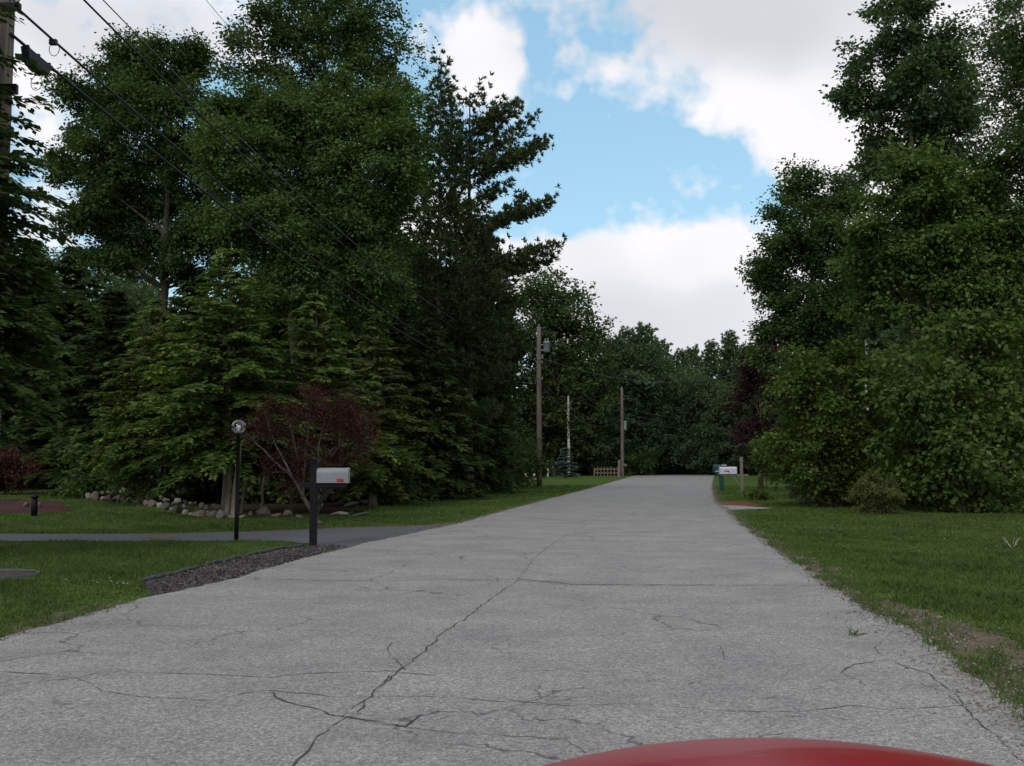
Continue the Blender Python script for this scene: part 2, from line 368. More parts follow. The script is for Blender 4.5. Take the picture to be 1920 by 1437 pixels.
sheet('forest_floor', [(1480, 905), (1485, 925), (1500, 942), (1540, 950), (1640, 954), (1800, 962), (1960, 965), (2600, 970), (2600, 880), (1480, 880)], .004, M['litter'], .25, 60, rngs=11)

# long cracks in the asphalt: thin jagged ribbons lying on the road, one part of the road
def cracks():
    V = []; Fc = []; rnd = random.Random(5)
    def path(pxs, w=.018, z=.0145, jit=.03):
        pts = [gnd(*p) for p in pxs]; out = []
        for a, b in zip(pts, pts[1:]):
            k = max(2, int((b-a).length/.07))
            for j in range(k):
                p = a.lerp(b, j/k); amp = jit*.25*min(3, max(1, p.y/10))
                out.append(Vector((p.x+rnd.gauss(0, amp), p.y+rnd.gauss(0, amp), 0)))
        out.append(pts[-1])
        prev = None
        for i, p in enumerate(out):
            t = (out[min(i+1, len(out)-1)] - out[max(i-1, 0)]); t.z = 0
            n = Vector((-t.y, t.x, 0)).normalized(); ww = w*rnd.uniform(.15, .8)*.36
            if rnd.random() < .12: ww *= .1
            k = len(V); V.extend([tuple(p+n*ww+Vector((0, 0, z))), tuple(p-n*ww+Vector((0, 0, z)))])
            if i: Fc.append((k-2, k-1, k+1, k))
    path([(540, 1450), (600, 1385), (640, 1355), (665, 1345), (700, 1305), (750, 1260), (770, 1245), (800, 1220), (830, 1190), (870, 1165), (915, 1130), (950, 1105), (966, 1094)], .026)
    path([(966, 1094), (975, 1085), (1000, 1050), (1040, 1018), (1100, 985), (1160, 952)], .018)
    path([(0, 1264), (80, 1268), (145, 1275)], .026); path([(145, 1275), (190, 1263), (300, 1266), (360, 1268), (420, 1270), (490, 1276), (580, 1267), (700, 1264), (720, 1262), (820, 1272)], .02)
    path([(0, 1293), (60, 1282), (145, 1276), (200, 1300), (260, 1312), (400, 1318), (480, 1300), (510, 1300), (640, 1312), (790, 1310), (960, 1322)], .016)
    path([(505, 1300), (520, 1315), (560, 1328), (600, 1336), (620, 1345), (655, 1350), (700, 1356), (760, 1369), (790, 1345)], .028)
    path([(655, 1352), (760, 1370), (860, 1380), (960, 1386), (1060, 1390)], .013)
    path([(760, 1260), (740, 1240), (725, 1222), (735, 1210), (760, 1202)], .018, jit=.015)
    path([(730, 1270), (700, 1305), (640, 1350)], .02)
    path([(460, 1087), (560, 1090), (700, 1092), (860, 1090), (960, 1090), (1080, 1099), (1200, 1101), (1380, 1100), (1550, 1100)], .034, jit=.02)
    path([(970, 1088), (1080, 1098), (1340, 1099)], .05, jit=.03)
    path([(960, 1318), (1060, 1328), (1200, 1325), (1300, 1332), (1330, 1336), (1420, 1340), (1500, 1340), (1600, 1328), (1660, 1335), (1740, 1332), (1808, 1328)], .018)
    path([(1575, 1265), (1600, 1250), (1670, 1241), (1692, 1252), (1740, 1268), (1770, 1290), (1800, 1310), (1808, 1330), (1830, 1355), (1870, 1385), (1900, 1420), (1925, 1437)], .022)
    path([(1650, 1230), (1640, 1220), (1655, 1205)], .014); path([(1692, 1240), (1760, 1228)], .012)
    path([(1575, 1265), (1610, 1280), (1625, 1290)], .012); path([(1725, 1285), (1760, 1300), (1808, 1330)], .012)
    path([(1055, 1380), (1070, 1400), (1100, 1420)], .01)
    path([(1350, 1216), (1358, 1240)], .014); path([(820, 1012), (900, 1008), (1000, 1006)], .03, jit=.03)
    path([(760, 1010), (830, 1000), (870, 996), (900, 985), (960, 981)], .03, jit=.04)
    path([(1020, 982), (1120, 978), (1300, 977)], .05, jit=.05); path([(960, 1262), (1100, 1263), (1180, 1261)], .01)
    path([(640, 1016), (740, 1003), (830, 986)], .03, z=.0155, jit=.04)
    rnd2 = random.Random(9)
    for _ in range(60):                 # short worn nicks
        px = rnd2.uniform(980, 1800); py = rnd2.uniform(1180, 1400)
        if px > 1480 + (py-1180)*1.4: continue
        a = rnd2.uniform(-.6, .6); L = rnd2.uniform(8, 50)
        path([(px, py), (px+L*.5, py+a*8), (px+L, py+a*12)], .011, jit=.02)
    return link('cracks', np_mesh('cracks', V, Fc), simple('crack_dark', (.075, .073, .075), 1, .3, 20, spec=.05), road)
cracks()

# ------------------------------------------------------------------ foliage primitives
def norm(a): return a/np.maximum(np.linalg.norm(a, axis=-1, keepdims=True), 1e-9)
def leaves(P, D, N, L, Wd):
    """diamond leaves: base P, direction D, plane normal N, length L, width Wd"""
    D = norm(D); S = norm(np.cross(D, N)); L = np.asarray(L).reshape(-1, 1); Wd = np.asarray(Wd).reshape(-1, 1)
    mid = P + D*L*.45
    V = np.stack([P, mid+S*Wd*.5, P+D*L, mid-S*Wd*.5], 1).reshape(-1, 3)
    n = len(P); Fc = np.arange(4*n).reshape(n, 4)
    return V, Fc
class Wood:
    def __init__(s): s.V = []; s.F = []; s.n = 0
    def tube(s, pts, rad, n=6):
        pts = np.asarray(pts, float); m = len(pts); rad = np.asarray(rad, float)
        T = norm(np.gradient(pts, axis=0)); ref = np.where(np.abs(T[:, 2:3]) < .9, np.array([[0, 0, 1.]]), np.array([[1., 0, 0]]))
        A = norm(np.cross(T, ref)); B = np.cross(T, A); an = np.arange(n)*2*pi/n
        R = pts[:, None] + (A[:, None]*np.cos(an)[None, :, None] + B[:, None]*np.sin(an)[None, :, None])*rad[:, None, None]
        idx = s.n + np.arange(m*n).reshape(m, n); a = idx[:-1]; b = idx[1:]
        f = np.stack([a, np.roll(a, -1, 1), np.roll(b, -1, 1), b], -1).reshape(-1, 4)
        s.V.append(R.reshape(-1, 3)); s.F.append(f); s.n += m*n
    def mesh(s, name): return np_mesh(name, np.vstack(s.V), np.vstack(s.F))
def wobble(a, b, n, amp, rng, sag=0.0):
    t = np.linspace(0, 1, n)[:, None]; p = a + (b-a)*t
    w = rng.normal(0, amp, (n, 3)); w[0] = 0; w[-1] = 0
    p = p + w*.5; p[:, 2] += (sag*4*t*(1-t))[:, 0]
    return p

def decid(name, label, cat, Y, lobes, mat, bark, seed=1, leaf=.15, dens=1.0, cr=.42, per=34, trunk=None, trunk_r=.18,
          group=None, base_z=0.0, depth=1.0, gap=.35, clear=None, droop=.35, nstem=1, stem_spread=.3, top=None, twigs=10, origin=None, flat=.58, sub=3.4):
    """broad-leaved tree. lobes: (px, py, rx, ry[, dy]) as seen at distance Y"""
    rng = np.random.default_rng(seed)
    bx = at(trunk if trunk is not None else np.mean([l[0] for l in lobes]), 870, Y).x if origin is None else origin[0]
    base = np.array([bx, Y, gz(Y)+base_z])
    lo = []
    for l in lobes:
        dy = l[4] if len(l) > 4 else rng.uniform(-.6, .6)*l[2]*Y/F*depth
        c = np.array(at(l[0], l[1], Y+dy)); k = (Y+dy)/F*1.03
        lo.append((c-base, np.array([l[2]*k, (l[2]*.8+l[3]*.2)*k*depth, l[3]*k])))
    C = np.array([c for c, r in lo]); R = np.array([r for c, r in lo])
    wood = Wood()
    H = C[:, 2].max() if top is None else top
    ph = rng.uniform(0, 6, 3)
    # stems
    zs = sorted(C[:, 2]); stems = []
    for s in range(nstem):
        off = np.array([rng.uniform(-1, 1), rng.uniform(-.5, .5), 0])*stem_spread*(nstem > 1)
        ctop = C[np.argmax(C[:, 2])] if s == 0 else C[rng.integers(len(C))]
        tp = wobble(off*.5, np.array([ctop[0]*.8, ctop[1]*.8, ctop[2]*.95 if s == 0 else max(ctop[2], H*.6)]), 9, .12*H/12, rng)
        rr = np.linspace(1, .18, 9)*trunk_r*(1 if s == 0 else .75); rr[0] *= 1.35
        wood.tube(tp, rr, 8); stems.append((tp, rr))
    ends = []
    for i, (c, r) in enumerate(lo):
        tp, rr = stems[i % nstem]
        zt = max(.25*c[2], c[2] - r[2] - .35*np.hypot(c[0], c[1])); k = int(np.argmin(np.abs(tp[:, 2]-zt)))
        k = max(1, min(k, 7)); p = wobble(tp[k], c, 6, .10*np.linalg.norm(r)/2, rng, sag=-.05*np.linalg.norm(c-tp[k]))
        r0 = min(rr[k]*.6, .02+.035*np.linalg.norm(c-tp[k])**.8); wood.tube(p, np.linspace(r0, r0*.35, 6), 5)
        for j in range(twigs):
            u = norm(rng.normal(0, 1, 3)+np.array([0, 0, .25])); e = c+u*r*rng.uniform(.75, 1.0)
            st = p[rng.integers(3, 6)]; wood.tube(wobble(st, e, 5, .07*np.linalg.norm(r), rng), np.linspace(r0*.4, .008, 5), 4)
    # clusters
    cl = []; axs = []
    for i, (c, r) in enumerate(lo):
        area = 4*pi*(((r[0]*r[1])**1.6+(r[0]*r[2])**1.6+(r[1]*r[2])**1.6)/3)**(1/1.6)
        n = int(dens*1.25*area/(cr*cr)); ns = max(7, int(sub*area**.55))
        su = norm(rng.normal(0, 1, (ns, 3))); sc_ = su*rng.uniform(.55, .98, (ns, 1)); sr = rng.uniform(.18, .38, ns)
        pick = rng.integers(0, ns, n); q0 = norm(rng.normal(0, 1, (n, 3)))*rng.uniform(.2, 1, (n, 1))**.5
        q0[:, 2] *= .75; qq = sc_[pick]+q0*sr[pick][:, None]+su[pick]*rng.uniform(-.25, .25, (n, 1))
        inner = rng.random(n) < .14; qi = norm(rng.normal(0, 1, (n, 3)))*rng.uniform(.3, .95, (n, 1)); qq[inner] = qi[inner]
        u = norm(qq*.6+q0*.6); p = c+qq*r
        keep = np.ones(n, bool)
        for j, (c2, r2) in enumerate(lo):       # thin out what lies deep inside a neighbour
            if j != i: keep &= ~((np.sum(((p-c2)/r2)**2, 1) < .45) & (rng.random(n) < .85))
        f = 2.2/np.mean(r)**.3                  # gaps
        g = np.sin(p[:, 0]*f+ph[0])*np.sin(p[:, 1]*f*.9+ph[1])*np.sin(p[:, 2]*f*1.2+ph[2])+.5*np.sin(p[:, 0]*f*2.3+1)*np.sin(p[:, 2]*f*2.1+2)
        keep &= (g > -gap) | (rng.random(n) < .12); keep &= p[:, 2] > (.12 if clear is None else clear)
        cl.append(p[keep]); axs.append(norm(u[keep]+rng.normal(0, .45, (keep.sum(), 3))))
    Cc = np.vstack(cl); Ax = np.vstack(axs); n = len(Cc)
    ks = rng.integers(int(per*.5), int(per*1.5), n); idx = np.repeat(np.arange(n), ks); m = len(idx)
    s = cr*rng.uniform(.7, 1.3, n)[idx][:, None]; q = rng.normal(0, 1, (m, 3))*.42; q[:, 2] *= flat
    q += Ax[idx]*rng.uniform(-.6, .9, (m, 1))
    P = Cc[idx]+q*s
    Nn = norm(np.array([0, 0, .8])+Ax[idx]*.5+rng.normal(0, .55, (m, 3)))
    D = norm(q+rng.normal(0, .7, (m, 3))+np.array([0, 0, -droop])); D = norm(D-Nn*np.sum(D*Nn, 1, keepdims=True)*.8)
    L = leaf*rng.uniform(.6, 1.25, m)
    V, Fc = leaves(P, D, Nn, L, L*rng.uniform(.6, .85, m))
    root = empty(name, tuple(base), 0, label, cat, group)
    link('trunk', wood.mesh('trunk'), bark, root, True)
    link('crown', np_mesh('crown', V, Fc), mat, root)
    return root

def conifer(name, label, cat, base, H, R, kind, mat, bark, seed=1, z0=.1, group=None, azf=None, levels=None, prof=None, dens=1.0, trunk_r=None, trunk_top=True, extra=(), nb=5, lean=(0, 0), esize=1.0):
    rng = np.random.default_rng(seed); wood = Wood()
    tr = trunk_r or H*.012+.03; n = 12
    tz = np.linspace(0, 1, n); tp = np.stack([lean[0]*tz**1.5+rng.normal(0, .015*H/10, n), lean[1]*tz+rng.normal(0, .015*H/10, n), tz*H], 1); tp[0, :2] = 0
    wood.tube(tp, tr*(1-tz*.9)*np.where(tz == 0, 1.3, 1), 8)
    K = {'hemlock': dict(el=.12, droop=.30, tw=.42, ts=.13, hang=.35, lv=.19, up=0.0),
         'pine': dict(el=.30, droop=-.14, tw=.52, ts=.16, hang=-.2, lv=.36, up=.5),
         'spruce': dict(el=.05, droop=.02, tw=.30, ts=.10, hang=.12, lv=.16, up=.1)}[kind]
    if prof is None:
        prof = {'hemlock': lambda t: (1-t)**.75*(.55+.45*min(1, t*5+.4)), 'pine': lambda t: (1-t)**.45*(.55+.45*min(1, t*3)), 'spruce': lambda t: (1-t)**.9}[kind]
    lv = levels or int(H*(1-z0)/K['lv']); branches = []
    for i in range(lv):
        t = (i+rng.uniform(-.4, .4))/lv; t = min(max(t, 0), .985); z = H*(z0+(1-z0)*t)
        a0 = rng.uniform(0, 2*pi); nbk = nb if kind != 'hemlock' else nb
        for k in range(nbk):
            a = a0+2*pi*k/nbk+rng.uniform(-.35, .35); L = R*prof(t)*rng.uniform(.62, 1.12)
            if azf: L *= azf(a, t)
            if L < .12: continue
            el = K['el']+(.55*t if kind != 'spruce' else .35*t)+rng.normal(0, .08)
            branches.append((z, a, L, el))
    branches += list(extra)
    PV = []; DV = []; NV = []; LV = []; WV = []
    for (z, a, L, el) in branches:
        h = np.array([cos(a), sin(a), 0.]); sd = np.array([-sin(a), cos(a), 0.]); m = 7
        s = np.linspace(0, 1, m)
        cx = np.interp(z, tp[:, 2], tp[:, 0]); cy = np.interp(z, tp[:, 2], tp[:, 1])
        bend = rng.uniform(-.12, .12)
        def bp(u):
            u = np.asarray(u)[..., None]
            return np.array([cx, cy, z])+h*(u*L*cos(el))+sd*(bend*L*u*u)+np.array([0, 0, 1.])*(u*L*sin(el)-K['droop']*L*u*u)
        wood.tube(bp(s), np.linspace(min(tr*.4, .012+.012*L), .004, m), 4)
        nt = max(3, int((L-.1)/K['ts']*dens)); u = np.linspace(.12 if kind != 'pine' else .25, 1.0, nt)+rng.uniform(-.02, .02, nt)
        side = np.where(np.arange(nt) % 2 == 0, 1., -1.)
        Lt = L*K['tw']*(1-u*.72)*rng.uniform(.7, 1.2, nt)*(np.minimum(1, u*2.2+.25)); Lt = np.clip(Lt, .10, 1.3)
        ang = rng.uniform(.75, 1.15, nt)*(1-u*.55)
        T0 = bp(u); Dt = h*np.cos(ang)[:, None]+sd*(side*np.sin(ang))[:, None]; Dt[:, 2] += K['up']*rng.uniform(.3, 1.0, nt)+.0
        Dt[-1] = h+np.array([0, 0, K['up']*.5-K['hang']]); Dt = norm(Dt)
        if kind == 'pine':
            es = .17; ne = np.maximum(1, (Lt/es).astype(int)+1); idx = np.repeat(np.arange(nt), ne)
            ord_ = np.concatenate([np.arange(1, k+1)/k for k in ne]); cpt = T0[idx]+Dt[idx]*(Lt[idx]*ord_)[:, None]+rng.normal(0, .13, (len(idx), 3))
            nn = 12; q = np.repeat(np.arange(len(idx)), nn); dirs = norm(Dt[idx][q]*.75+rng.normal(0, .6, (len(q), 3))+np.array([0, 0, .35]))
            PV.append(cpt[q]); DV.append(dirs); NV.append(norm(rng.normal(0, 1, (len(q), 3)))); LV.append(rng.uniform(.13, .21, len(q))*esize); WV.append(np.full(len(q), .05*esize))
        else:
            es = (.075 if kind == 'hemlock' else .07)*esize; ne = np.maximum(2, (Lt/es).astype(int)); idx = np.repeat(np.arange(nt), ne)
            v = np.concatenate([np.arange(k)/k for k in ne])
            c0 = T0[idx]+Dt[idx]*(Lt[idx]*v)[:, None]; c0[:, 2] -= K['hang']*Lt[idx]*v*v
            perp = norm(np.cross(Dt[idx], np.array([0, 0, 1.])))
            for sgn in (-1, 1, 0):
                d = Dt[idx]*(.9 if sgn else 1.)+perp*sgn*.8+rng.normal(0, .2, (len(idx), 3)); d[:, 2] -= K['hang']*(1.0*v+.35)*1.1 if kind == 'hemlock' else -.15
                LL = es*(2.3 if sgn else 1.6)*(1.15-.6*v)*rng.uniform(.7, 1.3, len(idx))
                PV.append(c0+rng.normal(0, .022, c0.shape)); DV.append(d)
                NV.append(norm(np.array([0, 0, 1.])+h*.35+rng.normal(0, .28, (len(idx), 3)))); LV.append(LL); WV.append(LL*(.52 if kind == 'hemlock' else .32)+.004)
    V, Fc = leaves(np.vstack(PV), np.vstack(DV), np.vstack(NV), np.concatenate(LV), np.concatenate(WV))
    root = empty(name, tuple(base), 0, label, cat, group)
    link('trunk', wood.mesh('trunk'), bark, root, True)
    link('crown', np_mesh('crown', V, Fc), mat, root)
    return root
def copy_tree(o, loc, rz=0, sc=1.0, label=None, group=None, scz=None):
    r = o.copy(); COL.objects.link(r); r.location = loc; r.rotation_euler = (0, 0, rz); r.scale = (sc, sc, scz or sc)
    if label: r['label'] = label
    if group: r['group'] = group
    for ch in o.children:
        c = ch.copy(); COL.objects.link(c); c.parent = r
    return r
def gp(px, Y, dx=0): p = at(px, 870, Y); return (p.x+dx, Y, gz(Y))
def hgt(py, Y): return at(960, py, Y).z - gz(Y)

# ================================================================== TREES, left side
decid('maple_tree', 'round dark green maple with a broad crown at the upper left, behind the overhead cables', 'tree', 40,
      [(250, 130, 75, 65), (330, 120, 60, 50), (185, 210, 70, 75), (300, 210, 90, 75), (160, 310, 68, 60), (260, 330, 95, 80), (370, 260, 70, 85),
       (170, 400, 60, 55), (270, 440, 95, 50), (390, 400, 70, 80), (210, 490, 60, 35), (360, 500, 60, 40)],
      M['maple_dark'], M['bark'], 11, leaf=.13, dens=1.35, per=62, trunk=292, trunk_r=.26, gap=.35)
decid('maple_tree', 'tallest maple left of the road, its lacy top reaching the top edge of the picture', 'tree', 37,
      [(520, 45, 75, 70), (610, 40, 75, 70), (690, 40, 70, 60), (470, 110, 65, 50), (740, 100, 50, 60), (560, 130, 75, 60), (660, 130, 80, 75), (750, 180, 45, 60)],
      M['maple'], M['bark'], 12, leaf=.13, dens=.9, cr=.40, per=42, trunk=600, trunk_r=.24, gap=.2)
decid('maple_tree', 'leafy yellow green maple standing in front of the tallest one, left of the pines', 'tree', 34,
      [(460, 210, 85, 65), (560, 230, 85, 70), (680, 230, 85, 80), (750, 280, 60, 70), (440, 310, 85, 70), (560, 330, 100, 80), (680, 340, 90, 80),
       (500, 420, 90, 70), (620, 440, 100, 75), (720, 430, 60, 80), (560, 520, 90, 60), (680, 530, 80, 70)],
      M['maple'], M['bark'], 13, leaf=.125, dens=1.45, cr=.40, per=62, trunk=600, trunk_r=.22, gap=.6)
# white pines
def pine_az(a, t):          # longer limbs on the road side
    return (1.0+.6*max(0, cos(a)))*(.35+.95*random.random()) if t > .38 else .85
Yp = 42
conifer('pine_tree', 'tall dark white pine whose long limbs reach out over the road side', 'tree', gp(878, Yp), hgt(175, Yp), 2.75, 'pine', M['pine'], M['bark'], 21, z0=.12, azf=pine_az, nb=6, levels=21, trunk_r=.2, dens=1.3, esize=1.2,
        extra=[(hgt(330, Yp), .1, 3.1, .32), (hgt(335, Yp), -.3, 3.0, .25), (hgt(330, Yp), .5, 2.9, .34), (hgt(440, Yp), 0, 3.3, .30), (hgt(250, Yp), .1, 2.1, .5), (hgt(430, Yp), .25, 3.1, .2), (hgt(300, Yp), -.1, 2.7, .45), (hgt(255, Yp), -.2, 2.2, .4), (hgt(500, Yp), 0, 3.4, .1), (hgt(520, Yp), .3, 3.5, .12)])
conifer('pine_tree', 'slimmer white pine with a bare mid trunk, just left of the larger pine', 'tree', gp(822, 41), hgt(118, 41), 1.9, 'pine', M['pine'], M['bark_light'], 22, z0=.3, nb=6, trunk_r=.13, dens=1.2, esize=1.2, levels=28)
conifer('pine_tree', 'shorter dark pine filling the gap below the two tall pines', 'tree', gp(905, 47), hgt(430, 47), 2.4, 'pine', M['pine'], M['bark'], 23, z0=.05, nb=7, trunk_r=.16, dens=1.3, esize=1.3)
conifer('pine_tree', 'shadowy pine behind the leafy maple and left of the bare trunk pine', 'tree', gp(770, 47), hgt(470, 47), 2.8, 'pine', M['pine'], M['bark'], 24, z0=.1, nb=7, trunk_r=.16, dens=1.3, esize=1.3)
# foreground hemlocks
HL = [(425, 26, 455, 3.1, 31, 'bright green hemlock rising behind the boulder wall, tallest of the clump'),
      (590, 27.5, 545, 2.5, 32, 'full hemlock directly behind the purple leaved plum tree'),
      (285, 33, 560, 2.9, 33, 'hemlock at the left end of the clump, above the fieldstone wall'),
      (700, 32, 590, 2.5, 34, 'dark hemlock right of the plum tree, sweeping low over the grass')]
for px, Y, py, R_, sd, lb in HL:
    conifer('hemlock_tree', lb, 'tree', gp(px, Y), hgt(py, Y), R_, 'hemlock', M['hemlock'], M['bark_light'], sd, z0=.2 if sd != 34 else .08, nb=6, trunk_r=.11, esize=1.15)
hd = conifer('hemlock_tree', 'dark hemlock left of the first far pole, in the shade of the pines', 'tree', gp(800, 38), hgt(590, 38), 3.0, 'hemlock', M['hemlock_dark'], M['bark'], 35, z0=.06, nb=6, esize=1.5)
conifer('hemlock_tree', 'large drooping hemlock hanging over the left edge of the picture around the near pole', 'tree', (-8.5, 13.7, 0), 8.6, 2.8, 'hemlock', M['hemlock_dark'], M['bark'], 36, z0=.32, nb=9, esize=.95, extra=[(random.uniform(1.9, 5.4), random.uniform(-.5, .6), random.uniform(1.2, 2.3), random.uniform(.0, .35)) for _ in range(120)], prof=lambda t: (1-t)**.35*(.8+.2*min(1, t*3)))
for px, Y, py, lb in [(852, 45, 600, 'dark hemlock standing behind the grass strip below the large pine'), (885, 57, 655, 'dark hemlock just left of the pole with the transformer'),
                      (130, 54, 455, 'shadowed hemlock at the back of the left lawn'), (205, 42, 540, 'shadowed hemlock between the left lawn and the fieldstone wall'),
                      (40, 60, 440, 'dark hemlock behind the red leaved barberry at the left edge'), (-60, 56, 430, 'dark hemlock beyond the left edge of the lawn'),
                      (350, 36, 520, 'shadowed hemlock behind the bright one, under the round maple'), (640, 38, 560, 'shadowed hemlock behind the plum tree clump'), (520, 36, 500, 'shadowed hemlock under the leafy maple'), (740, 37, 600, 'low shadowed hemlock at the end of the clump')]:
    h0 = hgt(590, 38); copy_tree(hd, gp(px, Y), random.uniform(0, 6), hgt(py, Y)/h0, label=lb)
# slender bare trunks in the clump
def bare_trunk(px, py, topx, topy, r, label, mat, name='tree_trunk'):
    g = gnd(px, py); t = at(topx, topy, g.y); rng = np.random.default_rng(int(px)); w = Wood()
    p = wobble(np.zeros(3), np.array(t-g), 8, .03, rng); w.tube(p, np.linspace(r, r*.6, 8), 8)
    o = link(name, w.mesh(name), mat, None, True, g); tag(o, label, 'tree trunk'); return o
bare_trunk(424, 968, 436, 840, .075, 'leftmost pale trunk behind the lamp post', M['bark_light'])
bare_trunk(438, 972, 450, 830, .085, 'thick pale trunk touching the lamp post, between its two slimmer neighbours', M['bark_light'])
bare_trunk(451, 966, 466, 835, .045, 'thin leaning trunk right of the lamp post', M['bark_light'])
bare_trunk(491, 952, 497, 860, .05, 'thin trunk standing behind the largest pale boulder', M['bark'])
bare_trunk(546, 955, 548, 870, .06, 'dark trunk left of the plum tree stem', M['bark'])
bare_trunk(265, 935, 266, 860, .07, 'dark trunk behind the upper part of the fieldstone wall', M['bark'])
bare_trunk(290, 938, 289, 865, .07, 'dark trunk right behind the fieldstone wall, beside a pale stub', M['bark'])
# deciduous toward the far pole
decid('maple_tree', 'green roadside tree above and left of the pole with the transformer', 'tree', 112,
      [(1010, 560, 50, 45), (1060, 580, 50, 45), (980, 620, 50, 55), (1040, 650, 65, 60), (1100, 640, 40, 40), (1080, 710, 55, 60), (1000, 720, 60, 60), (1040, 790, 80, 60), (1105, 780, 45, 60)],
      M['maple_dark'], M['bark'], 41, leaf=.38, dens=.9, cr=.9, per=30, trunk=1040, trunk_r=.2, gap=.3)
decid('maple_tree', 'tree with an open see through crown top, left of the cloud gap', 'tree', 122,
      [(1095, 590, 26, 28), (1060, 545, 22, 28), (1020, 530, 30, 30), (1125, 640, 30, 30)],
      M['maple_dark'], M['bark'], 42, leaf=.38, dens=.6, cr=.8, per=16, trunk=1085, trunk_r=.16, gap=.1)
# ------------------------------------------------ far wood
fd = decid('broadleaf_tree', 'broad green tree in the row beyond the second pole', 'tree', 118,
      [(1150, 680, 55, 45), (1200, 700, 50, 50), (1130, 750, 60, 60), (1210, 770, 60, 60), (1165, 830, 80, 50)],
      M['farwood_hazed'], M['bark'], 43, leaf=.34, dens=.75, cr=.8, per=26, trunk=1170, trunk_r=.2, gap=.35)
fp = conifer('pine_tree', 'far pine with a pointed top, tallest left of the cloud gap', 'tree', gp(1210, 118), hgt(612, 118), 3.9, 'pine', M['farwood_hazed'], M['bark'], 44, z0=.1, nb=5, levels=26, dens=.5, esize=2.4, trunk_r=.2)
fs = conifer('spruce_tree', 'far spruce with feathery open branches, left of the pair at the bend', 'tree', gp(1337, 135), hgt(645, 135), 3.2, 'pine', M['farwood_hazed'], M['bark'], 45, z0=.1, nb=5, levels=30, dens=.6, esize=2.4, trunk_r=.18)
hp, hs, hdz = hgt(612, 118), hgt(645, 135), hgt(670, 118)
copy_tree(fs, gp(1374, 130), 2.0, hgt(628, 130)/hs, 'far spruce at the bend, right of the pair, highest point over the road end')
for px, Y, py, lb in [(1178, 120, 622, 'far pine just left of the pointed one'), (1150, 124, 640, 'far pine rising over the green trees behind the second pole'), (1240, 125, 640, 'far pine on the slope down to the right of the pointed one'),
                      (1280, 138, 662, 'low far pine in the middle of the treeline notch'), (1300, 145, 655, 'small far pine peak in the notch of the treeline'), (1405, 120, 650, 'far pine half hidden behind the copper leaved tree'), (1440, 110, 640, 'far pine behind the copper leaved tree, on the right side')]:
    copy_tree(fp, gp(px, Y), px*.37, hgt(py, Y)/hp, lb)
for px, Y, py, lb in [(1225, 122, 670, 'rounded green tree behind the second pole, below the pointed pine'), (1280, 122, 680, 'rounded tree closing the end of the road, left of centre'), (1330, 118, 705, 'rounded tree directly over the far end of the road'),
                      (1380, 115, 715, 'rounded tree at the right hand side of the road end'), (1110, 114, 690, 'rounded tree behind the wooden rail fence'), (1180, 128, 740, 'shaded tree behind the second pole'), (1300, 140, 760, 'low shaded tree at the crest of the road'), (1250, 137, 745, 'low shaded tree left of the crest of the road'), (1360, 134, 760, 'low shaded tree right of the crest of the road')]:
    copy_tree(fd, gp(px, Y), px*.53, hgt(py, Y)/hgt(635, 118), lb)
# dense wood standing behind, individually placed
gw = 'trees standing deep in the wood on both sides of the road'
rw = random.Random(77); kk = 0
def clearY(x, y): return xl(y)-4 < x < xr(y)+4
for i in range(400):
    if kk >= 96: break
    Y = rw.uniform(44, 150); side = rw.random()
    x = rw.uniform(-.62*Y-6, xl(Y)-5-Y*.03) if side < .62 else rw.uniform(xr(Y)+(11 if Y < 75 else 7)+Y*.03, .62*Y+10)
    px = 960+x/Y*F
    if Y > 122 and rw.random() < .4: x = rw.uniform(-5, 50); 
    if clearY(x, Y) and Y < 136: continue
    if Y > 138 and -10 < x < 45: Y += 5
    px = 960+x/Y*F
    if Y < 116 and 860 < px < 1450: continue
    if Y < 62 and px < 260: continue
    # keep below the visible skyline
    sky = np.interp(px, [-300, 0, 100, 300, 700, 800, 960, 1000, 1150, 1250, 1300, 1400, 1420, 1500, 1700, 2300], [400, 420, 440, 440, 330, 400, 560, 620, 690, 700, 715, 700, 620, 460, 350, 300])
    H = hgt(sky+rw.uniform(0, 110), Y); H = min(H, 20+rw.uniform(-2, 3))
    src, h0 = rw.choice([(hd, hgt(590, 38)), (fd, hgt(635, 118)), (fd, hgt(635, 118)), (fp, hp)])
    sc = H/h0
    if src is hd: sc = min(sc, 2.1)
    copy_tree(src, (x, Y, gz(Y)), rw.uniform(0, 6), sc, {hd: 'shadowed hemlock deep in the wood', fd: 'shadowed broadleaf tree deep in the wood', fp: 'shadowed pine deep in the wood'}[src], group={hd: 'hemlocks deep in the wood', fd: 'broadleaf trees deep in the wood', fp: 'pines deep in the wood'}[src]); kk += 1
def far_mass():
    rng = np.random.default_rng(99); P = []; 
    for x0, x1, y0, y1, n in [(-150, -6, 100, 190, 26000), (-6, 60, 158, 200, 16000), (50, 150, 90, 190, 20000), (-120, -45, 30, 110, 20000), (40, 110, 30, 100, 16000)]:
        p = np.stack([rng.uniform(x0, x1, n), rng.uniform(y0, y1, n), rng.random(n)**.9], 1)
        top = 12.5+2.5*np.sin(p[:, 0]*.35)+1.8*np.sin(p[:, 0]*.9+p[:, 1]*.4)
        p[:, 2] = p[:, 2]*top-np.where(p[:, 1] > 130, 3.5, 0); P.append(p)
    P = np.vstack(P); m = len(P); Nn = norm(rng.normal(0, .7, (m, 3))+np.array([0, 0, .6])); D = norm(rng.normal(0, 1, (m, 3)))
    D = norm(D-Nn*np.sum(D*Nn, 1, keepdims=True)); L = rng.uniform(.9, 1.9, m)
    V, Fc = leaves(P, D, Nn, L, L*.7)
    tag(link('distant_woods', np_mesh('distant_woods', V, Fc), M['farwood_hazed']), 'distant dark green woods closing the view behind the roadside trees', 'woods', kind='stuff')
far_mass()
